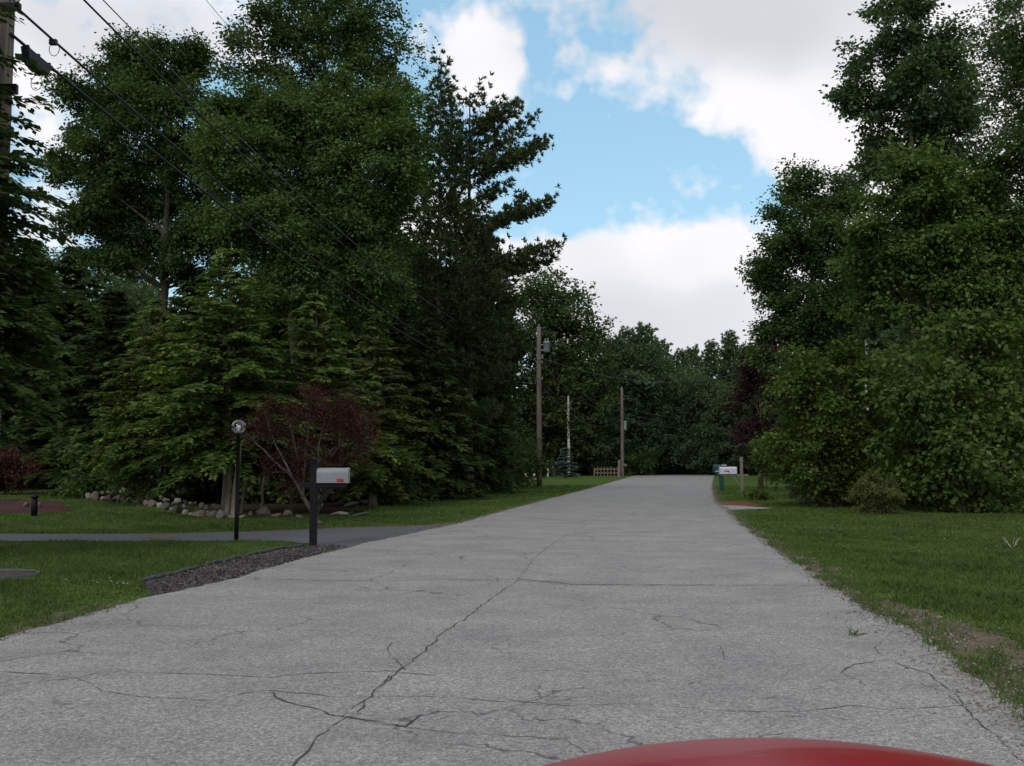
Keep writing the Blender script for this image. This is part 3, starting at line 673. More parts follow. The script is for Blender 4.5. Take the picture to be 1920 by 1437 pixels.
# undergrowth
us = decid('understory_shrub', 'low leafy shrub at the foot of the wood', 'shrub', 60, [(960, 880, 45, 32), (1000, 885, 35, 25), (925, 886, 35, 24)], M['maple_dark'], M['bark'], 51, leaf=.14, dens=.8, cr=.35, per=22, trunk_r=.03, twigs=5, clear=.03)
ru = random.Random(5); gu = 'low shrubs at the foot of the wood'; us['group'] = gu; us.location = gp(870, 50)
spots = [(px, ru.uniform(56, 66)) for px in range(-60, 240, 26)] + [(px, ru.uniform(34, 44)) for px in range(250, 700, 40)] + [(px, ru.uniform(46, 56)) for px in range(700, 960, 26)] + [(px, ru.uniform(114, 124)) for px in range(1010, 1200, 16)] + [(px, ru.uniform(124, 146)) for px in range(1200, 1420, 16)] + [(px, ru.uniform(32, 42)) for px in range(1560, 2000, 40)] + [(px, ru.uniform(60, 85)) for px in range(1480, 1540, 14)]
for px, Y in spots: copy_tree(us, gp(px, Y), ru.uniform(0, 6), ru.uniform(.8, 1.5), group=gu)

# ================================================================== TREES, right side
decid('poplar_tree', 'tall grey green poplar with ragged separate leaves at the upper right', 'tree', 34,
      [(1690, 30, 55, 60), (1640, 110, 45, 45), (1720, 110, 75, 60), (1610, 170, 38, 32), (1690, 190, 80, 60), (1780, 190, 60, 70), (1640, 240, 40, 40), (1720, 270, 90, 55), (1650, 300, 40, 30)],
      M['poplar'], M['bark'], 61, leaf=.15, dens=1.15, cr=.36, per=34, trunk=1735, trunk_r=.2, gap=.3)
decid('poplar_tree', 'pale blurred poplar top between the tall one and the right edge', 'tree', 40,
      [(1850, 60, 50, 60), (1880, 150, 60, 70), (1820, 200, 50, 60), (1890, 280, 70, 70), (1830, 330, 60, 60), (1900, 20, 40, 40), (1800, 120, 45, 60)],
      M['poplar'], M['birch'], 62, leaf=.14, dens=1.0, cr=.4, per=20, trunk=1870, trunk_r=.13, gap=.1)
decid('maple_tree', 'dark broad tree cut by the upper right corner', 'tree', 30,
      [(1925, 50, 45, 80), (1945, 170, 60, 80), (1940, 300, 60, 80), (1930, 420, 70, 70)],
      M['maple_dark'], M['bark'], 63, leaf=.13, dens=1.3, cr=.4, per=30, trunk=1960, trunk_r=.2)
decid('maple_tree', 'mid height maple with a rounded top, leftmost of the tall right hand trees', 'tree', 43,
      [(1520, 375, 62, 55), (1590, 370, 45, 50), (1470, 430, 48, 50), (1550, 450, 75, 60), (1450, 510, 48, 50), (1530, 540, 80, 60), (1600, 500, 50, 60), (1465, 590, 48, 45), (1550, 620, 80, 60), (1450, 650, 40, 40)],
      M['maple_dark'], M['bark'], 64, leaf=.14, dens=1.3, cr=.42, per=48, trunk=1530, trunk_r=.2, gap=.3)
decid('maple_tree', 'massive leafy maple forming the wall of green on the right', 'tree', 31,
      [(1720, 350, 90, 65), (1800, 370, 80, 70), (1660, 430, 75, 70), (1760, 450, 95, 80), (1870, 440, 80, 80), (1670, 540, 80, 70), (1780, 560, 100, 80), (1890, 560, 80, 80)],
      M['lowmaple'], M['bark'], 65, leaf=.14, dens=1.4, cr=.40, per=50, trunk=1770, trunk_r=.2, gap=.35)
decid('vine_maple', 'low broadleaf tree with large drooping leaves down to the right hand lawn', 'tree', 27.5,
      [(1780, 660, 80, 65), (1870, 660, 80, 70), (1700, 720, 60, 60), (1790, 760, 80, 70), (1890, 780, 80, 80), (1720, 830, 60, 60), (1800, 860, 75, 70), (1880, 890, 60, 60), (1760, 925, 55, 35), (1845, 925, 60, 35)],
      M['lowmaple'], M['bark'], 66, leaf=.17, dens=1.15, cr=.38, per=28, trunk=1800, trunk_r=.12, gap=.2, clear=.1, droop=.9, flat=.6)
decid('shrub_tree', 'rounded yellow green shrub tree behind the mailboxes on the right', 'tree', 31,
      [(1530, 690, 60, 48), (1600, 690, 55, 50), (1485, 740, 48, 50), (1560, 760, 75, 60), (1640, 760, 55, 60), (1482, 830, 44, 45), (1530, 840, 70, 55), (1620, 850, 65, 60), (1512, 900, 50, 38), (1580, 912, 60, 30)],
      M['shrub'], M['bark'], 67, leaf=.13, dens=1.0, cr=.32, per=26, trunk=1560, trunk_r=.08, gap=.3, nstem=4, clear=.1)
decid('copper_tree', 'dark purple copper leaved tree beside the road end on the right', 'tree', 52,
      [(1425, 680, 32, 30), (1405, 735, 30, 35), (1450, 740, 35, 45), (1400, 800, 26, 30), (1440, 810, 40, 40)],
      M['copper'], M['bark'], 68, leaf=.17, dens=.9, cr=.4, per=24, trunk=1425, trunk_r=.12)
decid('tan_bush', 'small feathery tan green bush alone on the right hand lawn', 'bush', gnd(1650, 965).y,
      [(1645, 915, 34, 26), (1625, 935, 22, 22), (1672, 935, 22, 22), (1650, 945, 30, 18)],
      M['bushtan'], M['bark'], 69, leaf=.045, dens=1.3, cr=.13, per=30, trunk_r=.02, nstem=5, stem_spread=.2, clear=.02, twigs=6, droop=-.3, gap=.6)
decid('lime_bush', 'light green bush behind the grey mailbox post', 'bush', 50, [(1432, 845, 24, 22), (1442, 872, 22, 18)], M['shrub'], M['bark'], 70, leaf=.13, dens=1, cr=.3, per=24, trunk_r=.03, clear=.05, twigs=5)
decid('perennial_clump', 'dark green perennial clump right of the grey mailbox post', 'plant', gnd(1412, 938).y, [(1418, 930, 14, 7), (1430, 932, 10, 6)], M['lowmaple'], M['bark'], 71, leaf=.12, dens=1, cr=.15, per=16, trunk_r=.01, clear=.0, twigs=3, droop=-.8)
decid('grey_bush', 'grey green bush at the right hand edge of the lawn', 'bush', 27, [(1925, 915, 26, 30), (1908, 940, 16, 18)], M['shrub'], M['bark'], 72, leaf=.07, dens=1, cr=.2, per=24, trunk_r=.02, clear=.03, twigs=5)
bare_trunk(1625, 960, 1624, 590, .07, 'pale birch trunk showing through the leaves above the shrub tree', M['birch'])
_b = bpy.data.objects['tree_trunk.007']; _b.location.x *= 33.6/_b.location.y; _b.location.y = 33.6
decid('barberry_bush', 'reddish brown barberry bush at the left edge behind the mulch bed', 'bush', 43,
      [(20, 868, 42, 30), (-15, 880, 40, 34), (42, 885, 25, 25), (15, 898, 35, 14)], M['barberry'], M['bark'], 73, leaf=.11, dens=1.0, cr=.25, per=26, trunk_r=.03, nstem=4, clear=.05)

# plum tree: vase of bare limbs with thin purple leaves
def plum():
    g = gnd(590, 976); Y = g.y; rng = np.random.default_rng(8); w = Wood(); tips = []
    def pt(px, py, dy=0.0): return np.array(at(px, py, Y+dy)-g)
    base = np.array([0, 0, 0.]); fork = pt(591, 965)
    w.tube(np.array([base, fork*.5, fork]), [.10, .085, .08], 8)
    limbs = [([(591, 965), (568, 930), (548, 895), (520, 870), (490, 840), (462, 815)], .05, .3),
             ([(591, 965), (572, 935), (560, 900), (556, 860), (548, 810), (540, 775)], .045, .6),
             ([(591, 965), (600, 935), (604, 905), (596, 870), (600, 820), (612, 775)], .04, -.6),
             ([(591, 965), (608, 940), (614, 912), (632, 880), (660, 848), (690, 825)], .042, -.2),
             ([(568, 930), (572, 880), (575, 830), (580, 780), (582, 758)], .03, -.3),
             ([(604, 905), (620, 860), (650, 820), (672, 795), (700, 785)], .026, .5),
             ([(548, 895), (525, 850), (505, 810), (500, 780)], .028, .4), ([(596, 870), (640, 830), (650, 790), (655, 765)], .022, -.5)]
    for pl, r, dy in limbs:
        P = np.array([pt(x, y, dy*i/(len(pl)-1)) for i, (x, y) in enumerate(pl)]); m = len(P)
        t = np.linspace(0, m-1, 14); Q = np.stack([np.interp(t, np.arange(m), P[:, k]) for k in range(3)], 1); Q[1:-1] += rng.normal(0, .012, (12, 3))
        w.tube(Q, np.linspace(r, .009, 14), 6)
        for k in range(15):
            i = rng.integers(4, 14); d = norm(Q[min(i, 13)]-Q[i-1]); e = Q[i]+norm(d*.7+rng.normal(0, .8, 3)+np.array([0, 0, .05]))*rng.uniform(.2, .55)
            q = wobble(Q[i], e, 5, .03, rng); w.tube(q, np.linspace(.008, .003, 5), 4); tips.append(q[1:])
            for k2 in range(3):
                e2 = q[3]+norm(rng.normal(0, 1, 3)+d*.8)*rng.uniform(.15, .4); q2 = wobble(q[2], e2, 4, .02, rng); w.tube(q2, np.linspace(.004, .002, 4), 3); tips.append(q2[1:])
    T = np.vstack(tips); n = len(T); idx = np.repeat(np.arange(n), 8); m = len(idx)
    P = T[idx]+rng.normal(0, .085, (m, 3)); Nn = norm(rng.normal(0, .7, (m, 3))+np.array([0, 0, .6])); D = norm(rng.normal(0, 1, (m, 3))); L = rng.uniform(.035, .075, m)
    V, Fc = leaves(P, D, Nn, L, L*.6)
    root = empty('plum_tree', tuple(g), 0, 'small purple leaved plum tree with bare forked limbs behind the grey mailbox', 'tree')
    link('trunk', w.mesh('trunk'), M['bark_plum'], root, True); link('crown', np_mesh('crown', V, Fc), M['plum'], root)
plum()
# blue spruce and birches in the far garden
conifer('blue_spruce', 'small blue spruce on the lawn between the two far poles', 'tree', tuple(gnd(1060, 897)), 2.85, 1.25, 'spruce', M['spruce'], M['bark'], 81, z0=.03, nb=8, esize=1.5, dens=.9, levels=18)
def birch(px, py, tx, ty, r, label, snag=False):
    g = gnd(px, py); t = at(tx, ty, g.y); rng = np.random.default_rng(int(px)); w = Wood()
    w.tube(wobble(np.zeros(3), np.array(t-g), 9, .05, rng), np.linspace(r, r*.55, 9), 8)
    if snag:
        for k in range(5): w.tube(wobble(np.array(t-g)*(.9-.04*k), np.array(t-g)*(.97-.04*k)+np.array([rng.uniform(-.5, .5), 0, .3]), 4, .02, rng), [.03, .025, .015, .008], 4)
    o = link('birch_trunk', w.mesh('birch_trunk'), M['birch'], None, True, g); tag(o, label, 'birch trunk')
birch(1066, 893, 1066, 742, .19, 'tall white birch trunk rising above the blue spruce', True)
birch(987, 899, 983, 875, .10, 'leftmost short white birch stem, leaning left')
birch(1003, 899, 997, 873, .11, 'leaning white birch stem just left of the pole with the transformer')
birch(1027, 896, 1027, 863, .09, 'brownish birch stem between the transformer pole and the blue spruce')
# dead pale sticks by the barberry
for px, ty in ((8, 817), (16, 812)):
    bare_trunk(px, 915, px+1, ty, .07, 'pale dead stem behind the barberry bush, %s of the pair' % ('left' if px == 8 else 'right'), M['bark_light'], 'dead_sapling')
def sapling():
    g = gnd(1898, 1030); w = Wood(); rng = np.random.default_rng(3)
    for k in range(9):
        a = rng.uniform(0, 6.28); e = np.array([cos(a)*.14, sin(a)*.1, rng.uniform(.08, .22)]); w.tube(wobble(np.zeros(3), e, 4, .012, rng), [.006, .005, .004, .002], 4)
    tag(link('dead_sprig', w.mesh('dead_sprig'), simple('straw', (.4, .35, .28), .9), None, False, g), 'little dry pale sprig on the lawn at the right edge', 'plant')
sapling()
def weed():
    rng = np.random.default_rng(12); g = gnd(1603, 1195); P = rng.normal(0, .025, (26, 3)); P[:, 2] = .01; D = norm(rng.normal(0, 1, (26, 3))+np.array([0, 0, .9]))
    V, Fc = leaves(P, D, norm(rng.normal(0, 1, (26, 3))), rng.uniform(.04, .1, 26), np.full(26, .012))
    tag(link('weed', np_mesh('weed', V, Fc), M['blade'], None, False, g), 'small green weed growing through the asphalt near the right edge', 'weed')
weed()

# ================================================================== boulders
def rock_mesh(seed):
    rng = random.Random(seed); bm = bmesh.new(); bmesh.ops.create_icosphere(bm, subdivisions=3, radius=.5)
    pl = [(Vector((rng.gauss(0, 1), rng.gauss(0, 1), rng.gauss(0, 1))).normalized(), rng.uniform(.27, .40)) for _ in range(13)]
    for v in bm.verts:
        for n, d in pl:
            e = v.co.dot(n)
            if e > d: v.co -= n*(e-d)*.85
        v.co += v.co.normalized()*.025*sin(v.co.x*14+seed)*sin(v.co.y*13)*sin(v.co.z*15)
    me = bpy.data.meshes.new('boulder'); bm.to_mesh(me); bm.free(); me.materials.append(M['stone'])
    me.polygons.foreach_set('use_smooth', [True]*len(me.polygons)); return me
rocks = [rock_mesh(s) for s in range(6)]
rr = random.Random(4)
def rock(px, py, wpx, hpx, label, group=None, lift=0.0, dy=0.0):
    g = gnd(px, py); g.y += dy; g.x = at(px, 870, g.y).x; k = g.y/F
    o = bpy.data.objects.new('boulder', rr.choice(rocks)); COL.objects.link(o)
    w, h = wpx*k*1.12, hpx*k*1.2; o.scale = (w, w*rr.uniform(.7, 1), h); o.location = (g.x, g.y, h*.36+lift); o.rotation_euler = (rr.uniform(-.3, .3), rr.uniform(-.3, .3), rr.uniform(0, 6))
    tag(o, label, 'boulder', group); return o
gr = 'fieldstones heaped in the low wall'
wall = [(158, 936), (200, 939), (250, 944), (300, 953), (345, 966), (380, 971), (415, 973)]
wx = [p[0] for p in wall]; wy = [p[1] for p in wall]
x = 158
while x < 418:
    wpx = rr.uniform(11, 22); y = np.interp(x, wx, wy)
    rock(x, y+rr.uniform(-1, 1), wpx, wpx*rr.uniform(.6, .9), 'rounded fieldstone in the low wall left of the lamp post', gr)
    if rr.random() < .9: rock(x+rr.uniform(-3, 5), y-3, wpx*.85, wpx*.6, 'rounded fieldstone in the low wall left of the lamp post', gr, lift=rr.uniform(.12, .24), dy=.25)
    if rr.random() < .6: rock(x+rr.uniform(-3, 5), y-4, wpx*.8, wpx*.5, 'rounded fieldstone in the low wall left of the lamp post', gr, lift=rr.uniform(.02, .2), dy=.7)
    x += wpx*.72
for a in [(456, 972, 16, 7, 'small pale boulder just right of the lamp post'), (472, 968, 14, 9, 'low dark boulder left of the largest one'), (496, 969, 30, 19, 'largest light tan boulder behind the lawn'),
          (520, 971, 20, 9, 'flat pale boulder right of the largest one'), (541, 970, 24, 13, 'pale wedge shaped boulder left of the plum stem'), (562, 972, 16, 6, 'low boulder half sunk beside the plum stem'),
          (636, 969, 46, 8, 'long flat boulder half buried right of the mailbox post'), (676, 968, 36, 6, 'low buried boulder at the edge of the grass hollow'), (660, 950, 34, 9, 'grey boulder in the shade beyond the flat ones'), (690, 945, 30, 9, 'dark boulder under the hemlock edge'), (716, 939, 26, 10, 'farthest dark boulder under the hemlock edge'), (600, 985, 12, 10, 'pinkish stone at the foot of the plum tree'),
          (52, 951, 12, 9, 'white stone left of the black path light'), (76, 952, 12, 11, 'white stone right of the black path light'), (436, 972, 14, 6, 'small boulder at the foot of the pale trunks')]:
    rock(*a)

# ================================================================== utility poles
def pole(base, H, r0, r1, label):
    root = empty('utility_pole', tuple(base), 0, label, 'utility pole')
    b = MB(); n = 9; b.tube([(0, 0, H*i/n) for i in range(n+1)], [r0+(r1-r0)*i/n for i in range(n+1)], 14); b.build('shaft', M['polewood'], root, True)
    return root
P0 = Vector((-7.55, 15.0, 0)); P1 = gnd(1011, 913); P2 = at(1167, 870, 104); P2.z = 0
A0 = pole(P0, 12.2, .17, .13, 'near wooden utility pole at the upper left edge of the picture')
P1z = at(1006, 613, P1.y).z; P2z = at(1166, 728, P2.y).z
A1 = pole(P1, P1z, .155, .12, 'wooden utility pole carrying a grey transformer, left of the road')
A2 = pole(P2, P2z, .17, .12, 'farthest wooden utility pole, beside the rail fence')
def zz(py, Y): return at(960, py, Y).z
def insul(root, x, z, y=-.14):
    MB().lathe([(.02, 0), (.045, .02), (.03, .05), (.05, .07), (.03, .10), (.035, .13), (.01, .15)], 10, (x, y, z)).build('insulator', M['metal_grey'], root, True)
# transformer
zt = zz(651, P1.y)
tr = MB(); tr.lathe([(.02, -.30), (.17, -.29), (.185, -.27), (.185, .22), (.20, .23), (.20, .25), (.17, .30), (.05, .33)], 24, (.43, -.05, zt)).build('transformer', M['metal_grey'], A1, True)
MB().box((.20, -.04, zt+.12), (.2, .05, .06)).box((.20, -.04, zt-.18), (.2, .05, .06)).build('bracket', M['metal_grey'], A1)
for dx in (-.08, .08): MB().lathe([(.03, 0), (.045, .03), (.025, .06), (.045, .09), (.02, .14)], 10, (.43+dx, -.05, zt+.33)).build('bushing', M['metal_grey'], A1, True)
insul(A1, 0, P1z, 0); insul(A1, .18, zz(672, P1.y)); insul(A1, .18, zz(682, P1.y)); insul(A1, .18, zz(713, P1.y))
MB().box((.1, -.1, zz(672, P1.y)), (.3, .05, .05)).build('bracket', M['metal_grey'], A1)
insul(A2, 0, P2z, 0); insul(A2, .18, zz(750, P2.y)); MB().box((.28, -.1, zz(798, P2.y)), (.28, .25, .9), bevel=.02).build('box', M['metal_grey'], A2)
MB().tube([(.15, -.1, zz(860, P2.y)), (.16, -.1, zz(762, P2.y))], .03, 6).build('conduit', M['wire_grey'], A2)
insul(A0, .2, 8.0, -.1); MB().box((.15, -.12, 6.75), (.28, .08, .14)).build('bracket', M['black'], A0); MB().box((.15, -.12, 8.0), (.28, .08, .1)).build('bracket', M['black'], A0)
# wires
def wire(a, b, sag, r0_, label, mat=None, name='power_line', n=40, wob=0):
    a, b = Vector(a), Vector(b); r = r0_*.9; pts = []
    for i in range(n+1):
        t = i/n; p = a.lerp(b, t); p.z -= 4*sag*t*(1-t); pts.append(p-a)
    o = MB().tube(pts, r, 6).build(name, mat or M['cable'], None, True); o.location = a; tag(o, label, 'cable'); return o
def on(a, b, sag, t):
    p = Vector(a).lerp(Vector(b), t); p.z -= 4*sag*t*(1-t); return p
W2a = (-7.4, 14.9, 7.6); W2b = (P1.x-.05, P1.y-.15, zz(720, P1.y))
W1a = (-7.33, 14.9, 8.0); W1b = (P1.x-.05, P1.y-.15, zz(710, P1.y))
wire(W2a, W2b, 1.3, .026, 'lowest and thickest black cable sagging from the near pole, carrying the splice box')
wire(W1a, W1b, 1.35, .022, 'second lowest black cable, with a small hanging loop near the near pole')
wire((-7.5, 14.9, 9.3), (P1.x, P1.y-.1, zz(676, P1.y)), 1.5, .02, 'upper thick wire passing over the round maple')
wire((-7.35, 14.9, 9.47), (P1.x+.1, P1.y-.1, zz(667, P1.y)), 1.5, .012, 'thin wire running just above the upper thick wire', M['wire_grey'])
wire((-7.5, 15, 11.75), (P1.x, P1.y, P1z+.1), 1.3, .007, 'thin topmost power line between the near pole and the transformer pole', M['wire_grey'])
wire((-30, -9, 10), (-7.5, 15, 9.5), .8, .02, 'thick wire arriving at the near pole from the left')
wire((-7.5, 15, 8.1), (-6.95, 14.5, 8.35), .2, .014, 'short black jumper loop curling above the near pole bracket')
for i, (s, z1, z2, r, lb) in enumerate([(1.5, 722, 784, .022, 'lowest cable between the two far poles'), (1.35, 712, 777, .018, 'middle cable between the two far poles'), (1.2, 676, 766, .016, 'upper cable between the two far poles'), (1.0, 668, 757, .012, 'highest thin cable between the two far poles')]):
    wire((P1.x+.05, P1.y, zz(z1, P1.y)), (P2.x, P2.y, zz(z2, P2.y)), s, r, lb)
for i, (z1, tx, ty, lb) in enumerate([(764, 1460, 782, 'upper wire leaving the farthest pole to the right'), (774, 1460, 792, 'middle wire leaving the farthest pole to the right'), (783, 1460, 800, 'lowest wire leaving the farthest pole to the right')]):
    e = at(tx, ty, 132); wire((P2.x, P2.y, zz(z1, P2.y)), tuple(e), 1.0, .02, lb, M['wire_grey'])
wire(tuple(at(1014, 672, P1.y)), tuple(at(1420, 688, 82)), 1.3, .016, 'service wire crossing the road in front of the treeline', M['wire_grey'])
# splice closure and loops
def closure():
    c = on(W2a, W2b, 1.3, .014); d = (on(W2a, W2b, 1.3, .05)-on(W2a, W2b, 1.3, .01)).normalized()
    root = empty('splice_box', tuple(c), 0, 'dark tapered splice box hanging from the lowest cable by the near pole', 'splice box')
    x = d; z = Vector((0, 0, 1)); y = z.cross(x).normalized(); z = x.cross(y)
    Mx = Matrix((x, y, z)).transposed().to_4x4() @ Matrix.Scale(.72, 4)
    b = MB(); b.prism([(-.42, .0), (-.30, -.02), (.32, -.02), (.42, .0), (.32, -.26), (.24, -.32), (-.20, -.32), (-.32, -.24)], -.09, .09); b.build('housing', M['plastic_black'], root, M=Mx@Matrix.Translation((0, 0, -.01)))
    for s in (-.36, 0, .36): MB().box((s, 0, .0), (.05, .12, .07)).build('clamp', M['black'], root, M=Mx)
    MB().tube([(0+.09*cos(k/12*6.28), .02*sin(k/3), -.42+.12*sin(k/12*6.28)) for k in range(13)], .006, 5).build('loop', M['cable'], root, True)
closure()
def loop2():
    for t, lb in ((.020, 'small cable clamp with hanging wire loop on the second lowest cable'),):
        c = on(W1a, W1b, 1.35, t); root = empty('cable_clamp', tuple(c), 0, lb, 'cable clamp')
        MB().box((0, 0, -.03), (.12, .07, .09), bevel=.01).build('body', M['plastic_black'], root)
        MB().tube([(.02+.08*cos(k/12*6.28), .01*sin(k), -.15+.10*sin(k/12*6.28)) for k in range(13)], .006, 5).build('loop', M['cable'], root, True)
loop2()

# ================================================================== mailboxes and lamp
def dome_prof(w, h, n=10):           # mailbox end profile in (x, z), base at z=0
    r = w/2; return [(-r, 0), (-r, h-r*.9)] + [(-r*cos(pi*k/n), h-r*.9+r*.9*sin(pi*k/n)) for k in range(1, n)] + [(r, h-r*.9), (r, 0)]
RX = Matrix.Rotation(-pi/2, 4, 'Z')   # lay the box along x, door at +x
def near_mail():
    g = gnd(587, 1024); k = g.y/F
    root = empty('mailbox', tuple(g), 0, 'light grey mailbox with red flag on a black wooden post beside the driveway', 'mailbox')
    H = (1024-866)*k
    b = MB(); b.box((0, 0, H/2-.02), (.105, .105, H-.04), bevel=.006); b.build('post', M['black'], root)
    f = MB(); f.box((0, 0, H-.02), (.14, .14, .025), bevel=.005); f.lathe([(.02, 0), (.05, .015), (.05, .035), (.035, .06), (.005, .075)], 14, (0, 0, H-.01)); f.build('finial', M['black'], root, False)
    zb = (1024-907.5)*k
    a = MB(); a.box((.17, 0, zb-.035), (.66, .09, .07), bevel=.005); a.build('arm', M['black'], root)
    s = MB(); s.box((0, 0, 0), (.40, .05, .055), Matrix.Rotation(radians(-47), 3, 'Y')); s.build('brace', M['black'], root, M=Matrix.Translation((.17, 0, zb-.20)))
    L = .485; W_ = .165; Hb = 28*k
    T = Matrix.Translation((.295, 0, zb)) @ RX
    bd = MB(); bd.prism(dome_prof(W_, Hb), -L/2, L/2); bx = bd.build('box', M['mail_grey'], root, False, T)
    md = bx.modifiers.new('bevel', 'BEVEL'); md.width = .004; md.segments = 2; md.limit_method = 'ANGLE'
    dr = MB(); dr.prism(dome_prof(W_+.012, Hb+.007), L/2-.018, L/2+.008); dr.box((0, L/2+.015, Hb-.02), (.03, .02, .03)); dr.build('door', M['mail_grey'], root, False, T)
    sm_ = MB(); sm_.prism(dome_prof(W_+.004, Hb+.002), L/2-.024, L/2-.019); sm_.prism(dome_prof(W_+.004, Hb+.002), -L/2+.004, -L/2+.009); sm_.build('seam', M['metal_grey'], bx if False else root, False, T)
    fl = MB(); fl.box((.295+.125, -W_/2-.008, zb+.045), (.10, .006, .042), bevel=.006); fl.box((.295+.165, -W_/2-.008, zb+.045), (.03, .012, .02)); fl.build('flag', M['red_flag'], root)
    root.scale = (1, 1, 1)
near_mail()
def far_white():
    g = gnd(1391, 925.5); k = g.y/F
    root = empty('mailbox', tuple(g), 0, 'white mailbox on the arm of a tall grey wooden post, right of the green one', 'mailbox')
    H = (925-857)*k; MB().box((0, 0, H/2), (.12, .12, H), bevel=.01).build('post', M['postwood'], root)
    zb = (925-889)*k
    MB().box((-.28, 0, zb-.05), (1.15, .10, .09), bevel=.008).build('arm', M['postwood'], root)
    MB().box((0, 0, 0), (.55, .07, .08), Matrix.Rotation(radians(50), 3, 'Y')).build('brace', M['postwood'], root, M=Matrix.Translation((-.24, 0, zb-.27)))
    T = Matrix.Translation((-.58, 0, zb)) @ RX.inverted(); Hb = 13.5*k
    MB().prism(dome_prof(.24, Hb), -.36, .36).build('box', M['mail_white'], root, False, T)
    MB().prism(dome_prof(.25, Hb+.01), .35, .375).build('door', M['mail_white'], root, False, T)
    MB().box((-.66, -.13, zb+.13), (.2, .01, .035)).box((-.57, -.13, zb+.10), (.04, .01, .07)).build('flag', M['red_flag'], root)
    MB().box((-.75, 0, zb+Hb+.07), (.26, .02, .11)).build('name_plate', M['black'], root)
    b = MB()
    for i in range(5): b.box((-.84+i*.045, -.013, zb+Hb+.07), (.026, .004, .05+.012*(i % 2)))
    b.build('lettering', M['white'], root)
far_white()
def far_green():
    g = gnd(1353, 920); k = g.y/F
    root = empty('mailbox', tuple(g), 0, 'dark green moulded plastic mailbox at the right road edge', 'mailbox')
    H = (920-887)*k
    b = MB(); b.box((0, 0, H/2), (.19, .19, H), bevel=.015); b.build('post', M['mail_green'], root)
    s = MB(); s.prism([(-.28, H), (-.26, H-.06), (-.09, H-.18), (.1, H-.18), (.1, H)], -.11, .11); s.build('bracket', M['mail_green'], root)
    T = Matrix.Translation((-.13, 0, H)) @ RX.inverted()
    hb = 15*k; MB().prism(dome_prof(.27, hb), -.24, .22).build('box', M['mail_green'], root, False, T)
    d = MB(); d.prism(dome_prof(.29, hb+.01), .21, .26); d.build('door', M['mail_green'], root, False, T)
    b = MB(); rx = random.Random(2)
    for i in range(7): b.box((-.29+i*.045, -.138, H+.07), (.028, .004, .055 if i % 3 else .04))
    b.build('lettering', M['white'], root)
far_green()
def lamp():
    g = gnd(443, 1015); k = g.y/F; H = (1015-815)*k
    root = empty('lamp_post', tuple(g), 0, 'thin black lamp post topped by a clear glass globe on the left lawn', 'lamp post')
    MB().lathe([(.036, 0), (.036, H*.3), (.032, H*.32), (.032, H-.05), (.05, H-.04), (.055, H), (.05, H+.01)], 16).build('post', M['black'], root, True)
    r = .117
    gb = MB(); bmesh.ops.create_uvsphere(gb.bm, u_segments=32, v_segments=20, radius=r); bmesh.ops.transform(gb.bm, matrix=Matrix.Translation((0, 0, H+r*.94)), verts=gb.bm.verts)
    globe = gb.build('globe', M['glass'], root, True)
    so = globe.modifiers.new('shell', 'SOLIDIFY'); so.thickness = .004
    bl = MB(); bl.lathe([(.02, 0), (.022, .04), (.03, .06), (.038, .085), (.03, .115), (.008, .13)], 16, (0, 0, H+.01)); bl.build('bulb', M['white'], root, True)
lamp()
def bollard():
    g = gnd(64, 968); k = g.y/F; H = 40*k
    root = empty('path_light', tuple(g), 0, 'short black path light standing at the mulch bed on the left lawn', 'path light')
    MB().lathe([(.075, 0), (.075, H*.7), (.065, H*.72), (.065, H*.82)], 16).build('post', M['black'], root, True)
    MB().lathe([(.05, H*.82), (.09, H*.84), (.09, H*.95), (.03, H)], 16).build('cap', M['black'], root, True)
bollard()
# ring-edged bed at the left edge, and edging of the mulch strip
def ring():
    c = gnd(-30, 1080); root = empty('garden_ring', tuple(c), 0, 'oval ring of edging around bare soil on the near left lawn', 'garden edging')
    rx, ry = gnd(68, 1080).x-c.x, .52; n = 48; b = MB()
    V = []
    for ro, zt in ((1.0, .05),):
        pts = [(rx*cos(2*pi*k/n), ry*sin(2*pi*k/n)) for k in range(n)]
    bm = b.bm
    O = [[bm.verts.new((x*s, y*s, z)) for x, y in pts] for s, z in ((1.0, 0), (1.0, .03), (.985, .03), (.985, 0))]
    for r0, r1 in zip(O, O[1:]):
        for k in range(n): bm.faces.new((r0[k], r0[(k+1) % n], r1[(k+1) % n], r1[k]))
    b.build('rim', M['ring_edge'], root)
    s = MB(); s.bm.faces.new([s.bm.verts.new((x*.985, y*.985, .006)) for x, y in pts]); s.build('soil', M['mulch_grey'], root)
ring()
def edging():
    pts = [gnd(*p) for p in [(262, 1092), (300, 1085), (345, 1074), (390, 1061), (430, 1052), (470, 1042), (530, 1030), (572, 1025)]]
    g = pts[0].copy(); rnd = random.Random(3); b = MB(); P = []
    for a, c in zip(pts, pts[1:]):
        for j in range(8): p = a.lerp(c, j/8)-g; P.append(Vector((p.x+rnd.gauss(0, .008), p.y+rnd.gauss(0, .008), .02+rnd.uniform(-.012, .012))))
    b.tube(P, .028, 6); o = b.build('lawn_edging', M['bed_edge'], None, True); o.location = g
    tag(o, 'low black edging strip between the left lawn and the mulch', 'lawn edging')
edging()
